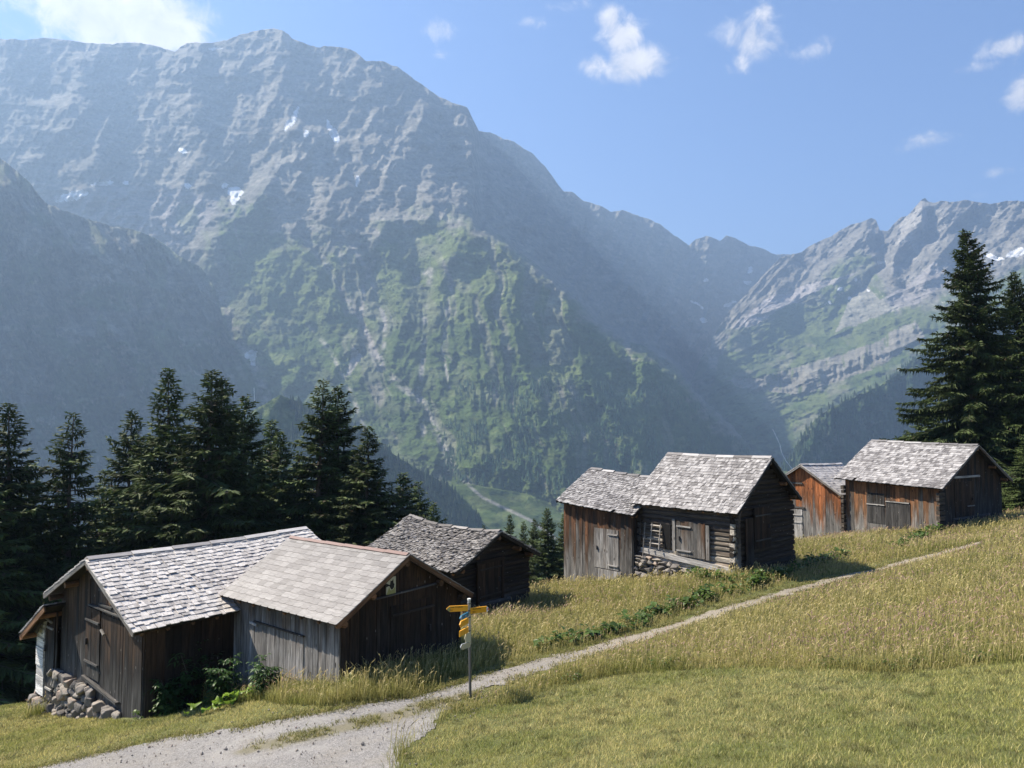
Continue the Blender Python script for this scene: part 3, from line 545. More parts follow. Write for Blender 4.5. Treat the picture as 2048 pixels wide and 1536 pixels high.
H3 = hut('narrow_plank_hut', 'small plank hut with a grey door, leftmost of the upper group', 1.055, (6.27, 30.5, -2.26), -43.5, 4.01, 2.26, 2.40, 29.5, .065, -6.65, roof='sh_grey', ex=.14, sw=.11, oe=.3, og=.2, curl=.008, rag=.03, wallmat='warm', gable='barn', verge='dark', sag=.06, bw=.2)
W3 = H3['near']['W']
panel(H3, 'near', .75, 2.05, .55, 2.2, 'grey', name='plank_door', battens=(.1, .88), off=.05, blen=(0, .45), wtop=4., bmat='grey'); panel(H3, 'near', .62, 2.05, -.3, .5, 'grey', name='board_cladding', battens=(), off=.055, handle=False, wtop=2)
panel(H3, 'near', .05, .35, -.3, 3.0, 'warm', name='corner_board', battens=(), off=.06, handle=False, wtop=3)

H6 = hut('rust_brown_hut', 'rust brown plank hut showing its gable between the log hut and the largest upper hut', 1.2, (14.35, 37.5, -2.06), 49.2, 4.3, 2.16, 2.40, 33.3, -.027, -6.6, roof='sh_white', ex=.24, sw=.18, thk=.5, curl=.006, oe=.3, og=.3, wallmat='dark', gable='rust', verge='grey', sag=.02, bw=.22)
panel(H6, 'gab', 2.35, 3.7, -.3, 1.45, 'grey', name='plank_door', battens=(.55, .8), off=.06, wtop=6); strip(H6, 'gab', (2.2, 1.55), (4.0, 1.6), .09, 'ledge_board', 'barn', .07, .06); strip(H6, 'gab', (2.3, 3.0), (3.6, 3.02), .09, 'ledge_board', 'barn', .07, .06)

H5 = hut('big_eaved_hut', 'large brown plank hut with grey shingle roof below the tall spruce', 1.0, (24.19, 39.0, -1.16), -31.2, 5.97, 3.52, 3.31, 30.5, .026, -5.75, roof='sh_grey', ex=.2, sw=.17, curl=.005, thk=.8, oe=.45, og=.38, wallmat='orange', gable='barn', verge='orange', sag=.04, bw=.23)
W5 = H5['near']['W']
panel(H5, 'near', 2.9, 3.9, .4, 2.0, 'barn', name='plank_door', battens=(.62,), off=.055, blen=(-.05, 1.05), handle=False, wtop=3); panel(H5, 'near', 1.5, 2.85, .0, 1.65, 'barn', name='board_cladding', battens=(.98,), off=.05, handle=False, wtop=4)
corner_logs(H5, 'near', -.06, .0, 2.2, 'darklog', .3); corner_logs(H5, 'near', W5+.05, -.3, 2.2, 'darklog', .3)
panel(H5, 'gab', 1.3, 3.1, .95, 2.75, 'barn', name='gable_door', battens=(.3,), off=.06, blen=(.6, 1)); strip(H5, 'gab', (1.2, 3.0), (3.6, 3.0), .1, 'tie_beam', 'grey', .1, .08); strip(H5, 'gab', (1.0, .9), (4.6, .95), .09, 'ledge_board', 'barn', .08, .06)
HUTS = [B1, B2, B3, H4, H3, H6, H5]

# footprints, so that nothing grows through a wall
def in_huts(x, y, m=.1):
    r = np.zeros(np.shape(x), bool)
    for H in HUTS:
        l = H['root'].location; a = H['root'].rotation_euler[2]; dx, dy = x-l.x, y-l.y; u = dx*math.cos(a)+dy*math.sin(a); v = (-dx*math.sin(a)+dy*math.cos(a))*H['s']
        r |= (u > H['og']-m) & (u < H['L']-H['og']+m) & (v < H['wn']-H['oe']+m) & (v > -(H['wf']-H['oe'])-m-(1.6 if H is B1 else 0))
    return r

# small heap of stones left of the narrow hut
p = hit(1143, 1160, 20); so_ = stones('stone_heap', None, [(np.array([-.5, 0, 0]), np.array([1., 0, 0]), 1.1, lambda t: -.1, lambda t: .5-.45*abs(t-.45), np.array([0, -1., 0])), (np.array([-.6, -.25, 0]), np.array([1., 0, 0]), 1.5, lambda t: -.1, lambda t: .28, np.array([0, -1., 0]))], 11, .15, .32)
so_.location = (p[0], p[1], g1(p[0], p[1])); tag(so_, 'low heap of loose grey stones beside the left corner of the narrow plank hut', 'stone heap')

# ------------------------------------------------------------------ signpost
def signpost():
    p = np.array([*hit(941, 1397)[:2], 0.]); p[2] = g1(p[0], p[1]); D = p[1]; k = D/FPX; top = at(938, 1200, D)[2]-p[2]
    root = empty('signpost', tuple(p)); tag(root, 'grey steel hiking signpost with yellow and blue arrow boards beside the path', 'signpost')
    b = MB(); b.prism([0, 0, -.3], [-.02, 0, top*.55], .028, .028, 12, tone=.3); b.build('lower_post', M['dkpost'], root); b = MB(); b.prism([-.02, 0, top*.55], [-.035, 0, top], .033, .033, 12); b.build('upper_post', M['post'], root)
    b = MB(); b.prism([-.035, 0, top], [-.035, 0, top+.03], .037, .037, 12); b.build('post_cap', M['white'], root)
    def arm(z, ang, tilt, ln, ht, mat, x0, tip, back, name, text=None, inner=None, tipmat=None):
        """board leaving the post at angle ang; pointed at its far end"""
        e = np.array([math.cos(ang), math.sin(ang), tilt]); nn = np.array([math.sin(ang), -math.cos(ang), 0.]); nn = nn if nn[1] < 0 else -nn; O = np.array([-.035, -.04, z])
        pt = [(x0, ht/2), (ln-tip, ht/2), (ln, 0), (ln-tip, -ht/2), (x0, -ht/2)] if tip > 0 else [(x0, ht/2), (ln, ht/2), (ln, -ht/2), (x0, -ht/2)]
        P = [O+e*u+Zv*v for u, v in pt]; b = MB(); b.poly([q+nn*.012 for q in P]); b.poly([q-nn*.012 for q in P][::-1])
        for i in range(len(P)): j = (i+1) % len(P); b.poly([P[i]+nn*.012, P[i]-nn*.012, P[j]-nn*.012, P[j]+nn*.012])
        o = b.build(name, M[mat], root)
        if tipmat:
            b = MB(); b.poly([O+e*u+Zv*v+nn*.0145 for u, v in [(ln-tip-.01, ht/2-.004), (ln-tip+.005, ht/2-.004), (ln-.006, 0), (ln-tip+.005, -ht/2+.004), (ln-tip-.01, -ht/2+.004)]]); b.build('arrow_tip', M[tipmat], o)
            if tipmat == 'white': b = MB(); b.box(O+e*(ln-tip*.5)+nn*.0155, e, Zv, nn, tip*.6, ht*.24, .002, 0); b.build('red_mark', M['redpaint'], o)
        for (tx, u, v, sz) in text or []:
            cu = bpy.data.curves.new('t', 'FONT'); cu.body = tx; cu.size = sz; cu.extrude = .0012; t = bpy.data.objects.new('t', cu); C.objects.link(t); bpy.context.view_layer.update(); me = bpy.data.meshes.new_from_object(t.evaluated_get(bpy.context.evaluated_depsgraph_get())); bpy.data.objects.remove(t)
            lt = link('lettering', me, o); me.materials.clear(); me.materials.append(M['ink' if mat == 'yellow' else 'white'])
            ex_ = e if e[0] > 0 else -e; ex_ = ex_/np.linalg.norm(ex_); zz = np.cross(ex_, -nn)*-1; zz = zz if zz[2] > 0 else -zz; c = O+e*u+Zv*v+nn*.0135
            lt.matrix_local = Matrix(((ex_[0], zz[0], nn[0], c[0]), (ex_[1], zz[1], nn[1], c[1]), (ex_[2], zz[2], nn[2], c[2]), (0, 0, 0, 1)))
        return o
    zt = lambda py: at(938, py, D)[2]-p[2]
    arm(zt(1215), math.radians(184), -.03, .46, .115, 'yellow', .02, .07, 0, 'arrow_board', [('Unter Empächli', .385, .018, .042), ('Elm', .385, -.035, .042)], tipmat='lime')
    arm(zt(1221), math.radians(12), .06, .42, .115, 'yellow', .03, .05, 0, 'arrow_board', [('Bischofalp', .075, .018, .042), ('Elm', .075, -.04, .042)], tipmat='white')
    arm(zt(1226), math.radians(248), .0, .42, .085, 'blue', .03, .06, 0, 'arrow_board', [('503', .20, -.015, .04)], tipmat='white')
    arm(zt(1239), math.radians(246), .0, .40, .115, 'yellow', .03, .05, 0, 'arrow_board'); arm(zt(1257), math.radians(246), .0, .40, .115, 'yellow', .03, .0, 0, 'destination_board')
    arm(zt(1274), math.radians(200), -.1, .09, .20, 'cream', -.03, .03, 0, 'route_plate'); arm(zt(1288), math.radians(215), -.12, .2, .11, 'post', -.03, .03, 0, 'route_plate')
    for z in (1208, 1222, 1235, 1262):
        b = MB(); b.prism([-.033, 0, zt(z)], [-.033, 0, zt(z)+.025], .042, .042, 10); b.build('clamp', M['dkpost'], root)
signpost()


# ------------------------------------------------------------------ mountains: real terrain sheets at 1 to 5.5 km
def mountain_mat():
    m = Mat('mountain_ground'); g = m.n('ShaderNodeNewGeometry'); p = g.outputs['Position']; c = m.attr('acol', 'Color'); v = m.attr('veg')
    a = m.noise(m.vscale(p, (.012, .012, .03)), 1., 8., .68); b_ = m.noise(m.vscale(p, (.05, .05, .09)), 1., 7., .7); st = m.noise(m.vscale(p, (.006, .006, .035)), 1., 6., .65)
    bush = m.n('ShaderNodeTexVoronoi', {'Vector': p, 'Scale': .07}).outputs['Distance']
    k = m.math('MULTIPLY', m.rng(a, .3, .7, .62, 1.38), m.rng(b_, .3, .7, .7, 1.3)); k = m.math('MULTIPLY', k, m.rng(st, .3, .7, .84, 1.16))
    m.col(m.n('ShaderNodeVectorMath', {0: c, 3: k}, operation='SCALE').outputs[0])
    h = m.math('ADD', m.math('MULTIPLY', a, 16.), m.math('MULTIPLY', b_, 7.)); h = m.math('ADD', h, m.math('MULTIPLY', m.math('MULTIPLY', bush, v), -5.)); h = m.math('ADD', h, m.math('MULTIPLY', st, 6.))
    m.bump(h, 1., 1.); m.b.inputs['Specular IOR Level'].default_value = .05; m.b.inputs['Roughness'].default_value = 1.; return m.m
MT = mountain_mat()
ROCK = np.array([.185, .178, .155]); ROCKD = np.array([.125, .12, .105]); ROCKL = np.array([.26, .248, .22]); SCREE = np.array([.33, .31, .305]); GRN = np.array([.10, .128, .046]); DGRN = np.array([.045, .075, .022]); FOR = np.array([.022, .042, .018]); SNOW = np.array([.66, .68, .70])
SNOWS = [(148, 392, 24, 7, -.2), (126, 400, 12, 3, -.3), (470, 384, 13, 8, 0), (468, 398, 7, 10, 0), (590, 232, 4, 17, .35), (576, 250, 4, 12, .55), (662, 262, 4, 20, -.35), (671, 270, 6, 12, -.3), (205, 367, 18, 3, -.1), (250, 366, 5, 3, 0), (375, 372, 5, 5, 0), (449, 371, 5, 5, .3), (715, 362, 4, 9, 0), (502, 710, 10, 8, 0), (506, 722, 5, 7, 0), (365, 302, 8, 3, .3), (612, 268, 4, 6, 0), (430, 97, 12, 2, -.1),
         (1460, 607, 11, 3, -.3), (1407, 641, 7, 4, .4), (1500, 540, 5, 6, .4), (1495, 565, 7, 3, 0), (1983, 514, 10, 4, .2), (1998, 518, 10, 3, 0), (2030, 508, 14, 5, -.2), (2044, 502, 10, 5, 0), (1762, 525, 6, 2, 0), (1412, 560, 4, 3, 0), (1395, 610, 14, 2, .6), (1680, 577, 5, 3, 0), (1712, 558, 3, 3, 0), (1737, 583, 3, 2, 0), (1700, 597, 3, 3, 0), (1660, 605, 3, 3, 0)]
def snow(U, V):
    w = np.zeros(U.shape); nx_ = (fbm(U/9, V/9, 3, 77)-.5)*7; ny_ = (fbm(U/9+40, V/9, 3, 78)-.5)*7
    for cx, cy, rx, ry, a in SNOWS:
        m = (abs(U-cx) < 40) & (abs(V-cy) < 40); 
        if not m.any(): continue
        du, dv = U[m]+nx_[m]-cx, V[m]+ny_[m]-cy; rx, ry = rx*1.2, ry*1.2; x = du*math.cos(a)+dv*math.sin(a); y = -du*math.sin(a)+dv*math.cos(a); w[m] = np.maximum(w[m], (x*x/rx/rx+y*y/ry/ry < 1.1))
    return w
def sheet(name, u0, u1, crest, foot, depth, colour, du=2.2, nv=300, back=700, rough=2.0, seed=1, label=None):
    """terrain sheet: U bearing, rows from foot to crest line, then the far side falling away behind the crest"""
    U1 = np.arange(u0, u1+.1, du); n = len(U1); cr = np.interp(U1, *np.array(crest, float)[:, :2].T)+(fbm(U1/14, U1*0, 4, seed, .6)-.5)*rough*3+(fbm(U1/70, U1*0+3, 3, seed+5)-.5)*rough*2
    ft = np.interp(U1, *np.array(foot, float)[:, :2].T); T = np.linspace(0, 1, nv)
    U = np.repeat(U1[:, None], nv, 1); V = ft[:, None]+(cr-ft)[:, None]*T[None]; Tn = np.repeat(T[None], n, 0); D = depth(U, V, Tn, cr[:, None]); P = at(U, V, D)
    col, veg = colour(U, V, Tn, cr[:, None], D)
    bk = []; last = P[:, -1]
    for i in range(1, 9): f = i/8; q = last.copy(); r = q[:, :2]/np.linalg.norm(q[:, :2], axis=1)[:, None]; q[:, :2] += r*back*f; q[:, 2] -= (np.abs(last[:, 2])*0+back*.9)*f**1.3; bk.append(q)
    P = np.concatenate([P, np.stack(bk, 1)], 1); m = nv+8; col = np.concatenate([col, np.repeat(col[:, -1:], 8, 1)], 1); veg = np.concatenate([veg, np.repeat(veg[:, -1:], 8, 1)], 1)
    me = np_mesh(name, P.reshape(-1, 3), gridf(n, m)[:, ::-1], [MT], {'acol': ('FLOAT_COLOR', 'POINT', np.concatenate([col, np.ones(col.shape[:2]+(1,))], -1)), 'veg': ('FLOAT', 'POINT', veg)}, True)
    o = link(name, me); o['kind'] = 'structure'; return o
def mixc(c, w, k): return c*(1-w[..., None])+k*w[..., None]
def ridge(U, V, pts, w, p=1.): d, t = polydist(U, V, pts); return np.maximum(0, 1-d/w)**p*smooth(0, .12, t+.001)

# --- A: the great massif with its green buttresses
CA = [(-900, 150), (-260, 95), (0, 78), (45, 79), (95, 75), (130, 80), (180, 86), (222, 89), (260, 84), (300, 88), (330, 98), (350, 103), (362, 92), (375, 86), (425, 84), (455, 80), (480, 68), (500, 65), (525, 58), (548, 57), (565, 62), (585, 77), (615, 89), (640, 95), (648, 91), (690, 95), (712, 105), (732, 122), (765, 122), (795, 134), (830, 160), (845, 168), (872, 190),
      (905, 205), (935, 216), (946, 240), (958, 262), (985, 266), (1030, 286), (1065, 308), (1090, 332), (1110, 360), (1128, 383), (1145, 384), (1168, 402), (1200, 410), (1222, 424), (1245, 421), (1290, 436), (1320, 448), (1350, 470), (1378, 490), (1392, 478), (1412, 472), (1430, 476), (1440, 482), (1452, 472), (1470, 477), (1495, 490), (1530, 500), (1545, 509), (1590, 509), (1620, 515), (1720, 560)]
FC = [(700, 600), (780, 500), (850, 468), (905, 448), (940, 440), (975, 455), (1010, 478), (1060, 520), (1130, 572), (1200, 648), (1250, 682), (1285, 690), (1350, 730), (1400, 790), (1480, 850), (1540, 925), (1620, 1040), (1720, 1150)]
GUL = [([(582, 441), (655, 532), (710, 623), (760, 737), (847, 806), (906, 933), (980, 1010)], 20, 60), ([(690, 470), (735, 540), (770, 640), (765, 740)], 12, 28), ([(760, 500), (728, 560), (722, 640), (760, 720)], 12, 30), ([(800, 520), (830, 560), (862, 540), (850, 620), (848, 700), (838, 790), (850, 880)], 14, 34),
       ([(905, 560), (893, 620), (885, 700), (900, 780)], 8, 22), ([(935, 590), (920, 660), (915, 740), (895, 830)], 9, 24), ([(980, 580), (985, 640), (992, 720), (1005, 800), (1020, 900)], 8, 26), ([(1020, 560), (1060, 640), (1090, 720), (1110, 800)], 9, 22), ([(1075, 600), (1130, 660), (1170, 740), (1190, 840)], 9, 24),
       ([(610, 640), (660, 700), (700, 780), (730, 860)], 12, 30), ([(430, 545), (455, 620), (480, 690), (512, 735), (540, 820)], 26, 70), ([(640, 300), (668, 380), (740, 450), (800, 480)], 26, 60), ([(700, 180), (690, 300), (720, 380)], 24, 40), ([(1150, 800), (1200, 880), (1260, 950)], 14, 30), ([(1300, 760), (1340, 850), (1400, 930)], 16, 40), ([(850, 880), (900, 950), (960, 1010)], 12, 34), ([(1010, 640), (1035, 720), (1040, 800), (1060, 880)], 7, 18), ([(945, 600), (955, 700), (965, 800), (975, 900)], 7, 18)]
SPU = [([(612, 225), (600, 300), (575, 360), (520, 400), (470, 440), (440, 500)], 60, 150), ([(612, 225), (640, 330), (655, 400), (700, 470), (760, 470)], 60, 110), ([(560, 430), (600, 480), (625, 550), (660, 620)], 30, 60), ([(777, 470), (795, 560), (815, 640)], 28, 50), ([(935, 440), (900, 520), (880, 580), (868, 640)], 40, 60),
       ([(720, 650), (700, 700), (660, 760), (640, 810)], 22, 45), ([(600, 790), (585, 850), (570, 900)], 20, 40), ([(640, 820), (600, 860), (560, 900)], 18, 35), ([(520, 720), (590, 730), (570, 800)], 22, 40), ([(940, 215), (950, 320), (990, 420), (1030, 480)], 50, 130), ([(830, 165), (840, 260), (870, 360), (850, 440)], 40, 80), ([(360, 90), (380, 200), (420, 300), (400, 370)], 60, 110), ([(180, 90), (150, 200), (180, 300), (160, 370)], 60, 110),
       ([(1170, 402), (1200, 480), (1260, 560), (1300, 620)], 34, 70), ([(1300, 440), (1340, 530), (1380, 600)], 34, 70), ([(1412, 472), (1420, 520), (1440, 560)], 24, 60), ([(820, 900), (900, 930), (940, 985)], 20, 40), ([(1150, 700), (1180, 760), (1240, 860), (1290, 960)], 36, 70), ([(1285, 690), (1330, 800), (1400, 900), (1480, 980)], 40, 70), ([(895, 800), (940, 850), (960, 930)], 24, 36), ([(1060, 720), (1080, 800), (1085, 900), (1100, 960)], 26, 34)]
def relief_A(U, V):
    R = np.zeros(U.shape); wu = U+(fbm(U/60, V/60, 3, 41)-.5)*40; wv = V+(fbm(U/60+7, V/60, 3, 42)-.5)*30
    for pts, w, a in SPU: R -= a*.6*ridge(wu, wv, pts, w, 1.)
    for pts, w, a in GUL: R += a*.5*ridge(U+(wu-U)*.4, V, pts, w, .8)
    return R
def depth_A(U, V, T, cr):
    dc = interp(U, [(-260, 2900), (300, 3000), (700, 2900), (945, 2950), (965, 3400), (1130, 3900), (1300, 4600), (1590, 5600), (1720, 5900)]); df = interp(U, [(-260, 2000), (450, 1900), (900, 1500), (1150, 1700), (1300, 2800), (1400, 3900), (1500, 4700), (1720, 5200)])
    lim = smooth(940, 1150, U); D = df+(dc-df)*(T**(1.05+.25*lim))
    # fore buttress standing off the wall
    fc = np.interp(U, *np.array(FC, float).T); ins = smooth(-14, 30, V-fc+(fbm(U/12, V/12, 3, 55)-.5)*14); dF = interp(U, [(700, 2500), (940, 2380), (1130, 2210), (1285, 2210), (1400, 2450), (1560, 3300), (1720, 4300)])-np.maximum(V-fc, 0)*1.5
    w = ins*smooth(700, 960, U); D = D*(1-w)+np.minimum(dF, D)*w
    D = D+relief_A(U, V)
    low = smooth(430, 620, V)*smooth(380, 560, U); s = U-.16*(V-500)+(fbm(V/90+3, U/160, 3, 61)-.5)*70
    reg = smooth(940, 1040, U)*(1-ins); D += reg*((1-fbm(U/40+V/120, V/130, 5, 68, .55, True))*130+(1-fbm(U/17+V/60, V/60, 4, 69, .5, True))*50)
    D += low*((1-fbm(s/34, V/330, 3, 62, .5, True))*40-12)+low*(1-fbm(s/15, V/110, 3, 72, .5, True))*15
    D += (fbm(U/130, V/150, 5, 63, .55)-.5)*(190-70*low)+(1-fbm(U/44+(V/90), V/60, 5, 64, .55, True))*62*(1-.45*low)+(fbm(U/14, V/10, 4, 65, .6)-.5)*18
    D += (1-low)*(fbm(U/150, V/9, 3, 66)-.5)*14
    return D
def colour_A(U, V, T, cr, D):
    n = fbm(U/22, V/16, 5, 81, .6); n2 = fbm(U/70, V/50, 4, 82); st = fbm(U/190+V/600, V/7, 3, 83); n3 = fbm(U/6, V/5, 3, 84)
    c = np.ones(U.shape+(3,))*ROCK; c = mixc(c, smooth(.4, .66, st)*.35, ROCKD); c = mixc(c, smooth(.55, .72, n)*.6, ROCKL); c = c*(1+.25*(n3-.5))[..., None]
    # pale light rock on the central spur
    sp = ridge(U, V, [(612, 230), (620, 320), (600, 400), (560, 420)], 90)+ridge(U, V, [(760, 250), (830, 330), (860, 420)], 120); c = mixc(c, np.clip(sp, 0, 1)*.35, ROCKL)
    bowl = inpoly(U, V+(n-.5)*20, [(90, 400), (180, 372), (300, 368), (400, 385), (440, 400), (400, 470), (350, 500), (250, 455), (150, 428)]); c = mixc(c, bowl*.6, SCREE*.8)
    hy = interp(U, [(-260, 700), (300, 620), (420, 470), (470, 400), (520, 400), (560, 470), (620, 480), (700, 500), (760, 470), (850, 440), (930, 425), (1010, 470), (1060, 520), (1130, 572), (1200, 648), (1285, 690), (1350, 760), (1480, 880), (1600, 950)])
    gl = smooth(-35, 45, V-hy+(n-.5)*150+(n2-.5)*70); s = U-.16*(V-500)+(fbm(V/90+3, U/160, 3, 61)-.5)*70; gu = fbm(s/34, V/330, 3, 62, .5, True)
    rocky = smooth(.50, .36, gu)*.6+smooth(.58, .66, n2)*.3; fc = np.interp(U, *np.array(FC, float).T); vg = np.clip(gl*(1-rocky), 0, 1)*smooth(330, 470, U+(n-.5)*80)
    vg = np.where((U > 940) & (V < fc), vg*.25, vg); c = mixc(c, vg, GRN*(.85+.4*n)[..., None] if False else GRN)
    dark = smooth(600, 680, V+(n-.5)*90-np.abs(U-1000)*.05)*vg*smooth(.35, .5, n+.12); c = mixc(c, dark*.75, DGRN)
    for cx, cy, rx, ry, a in ((365, 630, 50, 45, .8), (540, 725, 50, 20, 1), (455, 705, 40, 14, .9), (640, 610, 60, 18, .7), (720, 650, 45, 20, .8), (1120, 745, 70, 14, .8), (690, 740, 30, 30, .8), (375, 435, 22, 30, .5)):
        w = smooth(1.3, .6, ((U-cx)/rx)**2+((V-cy)/ry)**2+(n-.5)*1.6)*a; c = mixc(c, w, GRN*1.2)
    for pts, w, a in GUL[:5]+GUL[9:11]: c = mixc(c, ridge(U, V, pts, w*.5, .6)*smooth(.35, .6, n)*.7, SCREE)
    c = mixc(c, inpoly(U, V, [(705, 690), (725, 712), (700, 750), (690, 755), (700, 720)])*.8, SCREE*.9)
    fan = smooth(960, 1000, V)*smooth(880, 930, U)*smooth(1180, 1100, U); c = mixc(c, fan*.9, GRN*1.1)
    forest = smooth(860, 960, V+(n-.5)*60)*smooth(1080, 1180, U); c = mixc(c, forest*.6*smooth(.4, .55, n), FOR)
    sn = snow(U, V); c = mixc(c, sn, SNOW); return c, np.clip(vg+dark, 0, 1)*(1-sn)
sheet('mountain', -900, 1700, CA, [(-900, 1180), (600, 1120), (940, 1030), (1130, 1060), (1400, 1020), (1720, 1000)], depth_A, colour_A, 2.0, 560, 900, 1.6, 1)

# --- B: the dark spur coming down from the left edge
CB = [(-900, 20), (-300, 220), (-60, 290), (0, 318), (35, 342), (60, 365), (80, 392), (95, 408), (150, 428), (220, 452), (260, 458), (310, 476), (345, 500), (372, 520), (402, 534), (430, 575), (450, 650), (475, 700), (505, 745), (540, 840), (580, 920), (640, 990), (700, 1080)]
def depth_B(U, V, T, cr):
    D = interp(U, [(-300, 1250), (0, 1480), (300, 1690), (430, 1790), (600, 1850), (700, 1880)])+(T**1.2)*420
    for pts, w, a in [([(0, 318), (90, 480), (200, 640), (300, 800)], 90, 90), ([(220, 452), (270, 560), (330, 700), (400, 860)], 70, 70), ([(100, 410), (60, 560), (120, 700)], 60, 60)]: D -= a*ridge(U, V, pts, w)
    for pts, w, a in [([(280, 480), (300, 560), (260, 640), (310, 760)], 30, 50), ([(30, 480), (30, 600), (80, 720), (140, 860)], 30, 45), ([(130, 560), (200, 660), (260, 760)], 24, 30)]: D += a*ridge(U, V, pts, w)
    return D+(1-fbm(U/16-V/40, V/40, 4, 94, .5, True))*45+(fbm(U/110+V/300, V/120, 5, 91, .55)-.5)*200+(1-fbm(U/38-V/70, V/90, 5, 92, .55, True))*120+(fbm(U/12, V/10, 4, 93, .6)-.5)*16
def colour_B(U, V, T, cr, D):
    n = fbm(U/24, V/20, 5, 95, .6); n2 = fbm(U/80, V/60, 4, 96); st = fbm(U/120-V/200, V/9, 3, 97)
    c = np.ones(U.shape+(3,))*ROCK*.85; c = mixc(c, smooth(.5, .65, st)*.5, ROCKD); vg = smooth(.42, .58, n2+(V-700)/1200); c = mixc(c, vg*.8, DGRN*1.2); c = mixc(c, smooth(.55, .68, n)*.8, ROCKL); c = mixc(c, smooth(.6, .7, fbm(U/40+9, V/60, 4, 98))*.6, GRN)
    top = smooth(34, 0, V-cr)*smooth(200, 300, U); c = mixc(c, top*.6, GRN); sn = snow(U, V)*0; return c, vg
sheet('mountain_spur', -900, 700, CB, [(-900, 1900), (0, 1900), (700, 1700)], depth_B, colour_B, 2.4, 330, 500, 1.8, 2)

# --- C: the range closing the valley on the right
CC = [(1330, 900), (1360, 815), (1385, 755), (1405, 712), (1430, 668), (1455, 628), (1480, 600), (1500, 580), (1530, 548), (1560, 517), (1590, 508), (1604, 504), (1615, 495), (1640, 483), (1662, 474), (1680, 462), (1700, 451), (1722, 444), (1742, 436), (1752, 440), (1760, 462), (1776, 463), (1790, 446), (1800, 436), (1815, 431), (1832, 412), (1845, 399), (1850, 396), (1856, 402), (1866, 406),
      (1880, 402), (1900, 405), (1930, 400), (1960, 404), (1985, 407), (2010, 403), (2048, 402), (2160, 392), (2400, 420)]
GULC = [([(1690, 560), (1680, 610), (1660, 660)], 14, 40), ([(1765, 470), (1755, 540), (1700, 600)], 18, 60), ([(1860, 410), (1850, 470), (1800, 540)], 18, 60), ([(1940, 420), (1920, 480)], 20, 50)]
SPUC = [([(1745, 437), (1740, 500), (1690, 540), (1600, 600), (1500, 640)], 45, 90), ([(1848, 398), (1835, 440), (1800, 490), (1790, 540)], 30, 110), ([(1900, 405), (1890, 480), (1850, 560)], 40, 80), ([(1604, 504), (1580, 560), (1520, 600)], 40, 60), ([(1460, 760), (1600, 745), (1750, 700), (1850, 650)], 26, 60)]
def depth_C(U, V, T, cr):
    q = smooth(380, 1000, V); D = interp(U, [(1330, 3900), (1500, 4500), (1600, 4700), (1850, 4300), (2400, 3400)])*(1-q)+interp(U, [(1330, 3500), (1600, 2900), (2048, 2100), (2400, 1900)])*q
    wu = U+(fbm(U/40, V/40, 3, 101)-.5)*30; wv = V+(fbm(U/40+7, V/40, 3, 102)-.5)*26
    for pts, w, a in SPUC: D = D-a*ridge(wu, wv, pts, w)
    for pts, w, a in GULC: D = D+a*ridge(wu, wv, pts, w)
    rocky = smooth(40, -60, V-interp(U, [(1400, 720), (1500, 650), (1600, 600), (1750, 540), (1850, 560), (2048, 560)])); s = U+.9*(V-500)
    cl = inpoly(U, V, [(1450, 755), (1560, 742), (1700, 700), (1830, 640), (1850, 665), (1760, 725), (1600, 790), (1480, 775)])
    return D+(fbm(U/100, V/90, 5, 103, .55)-.5)*200+rocky*((1-fbm(s/26, (U-V)/110, 5, 104, .55, True))*75)+(1-rocky)*((1-fbm((U+2.2*V)/60, (V-U)/140, 4, 106, .5, True))*60)+(fbm(U/10, V/8, 4, 105, .6)-.5)*24+cl*(fbm(U/9, V/60, 3, 107)-.5)*45
def colour_C(U, V, T, cr, D):
    n = fbm(U/22, V/14, 5, 111, .6); n2 = fbm(U/60, V/40, 4, 112); s = U+1.9*V; st = fbm(s/16, (V-U)/160, 4, 113)
    c = np.ones(U.shape+(3,))*ROCK*1.05; c = mixc(c, smooth(.45, .6, st)*.6, ROCKD); c = mixc(c, smooth(.55, .7, n)*.5, ROCKL)
    hy = interp(U, [(1395, 900), (1440, 700), (1470, 655), (1520, 640), (1600, 590), (1680, 520), (1740, 500), (1790, 620), (1850, 600), (1920, 570), (2048, 530), (2400, 520)])
    vg = smooth(-8, 22, V-hy+(n-.5)*50)*(1-smooth(.56, .66, n2)*.5); c = mixc(c, vg, GRN*.95)
    fanp = inpoly(U, V+(n-.5)*14, [(1460, 655), (1530, 600), (1640, 560), (1720, 545), (1660, 570), (1560, 620), (1500, 655)]); c = mixc(c, fanp*.85, SCREE)
    g2 = inpoly(U, V+(n-.5)*14, [(1760, 600), (1830, 560), (1870, 520), (1900, 560), (1830, 610), (1740, 640), (1670, 665), (1700, 600), (1720, 560)]); c = mixc(c, g2*.6, SCREE*.9)
    top = smooth(36, 10, V-np.interp(U, *np.array(CC, float).T))
    cliff = inpoly(U, V+(n-.5)*22, [(1452, 762), (1560, 745), (1700, 705), (1830, 645), (1850, 668), (1760, 730), (1600, 795), (1550, 780), (1480, 775)]); c = mixc(c, cliff*.9*smooth(.36, .5, fbm(U/8, V/30, 3, 115)+.12), ROCKL*.8)
    dk = smooth(.5, .62, fbm((U+1.8*V)/60, (V-.4*U)/26, 4, 116))*smooth(640, 680, V)*(1-cliff); c = mixc(c, dk*.6, DGRN); face = inpoly(U, V, [(1848, 398), (1856, 440), (1830, 480), (1795, 488), (1800, 440)]); c = mixc(c, face*.8, ROCKL*1.15)
    b = (fbm(U/5, V/4, 2, 118) > .80)*vg*smooth(640, 600, V); c = mixc(c, b*.8, ROCKL*1.3); sn = snow(U, V); c = mixc(c, sn, SNOW); return c, vg*(1-sn)*.6
sheet('mountain_range', 1330, 2400, CC, [(1330, 1000), (1500, 1010), (2400, 1100)], depth_C, colour_C, 1.9, 400, 900, 1.5, 3)

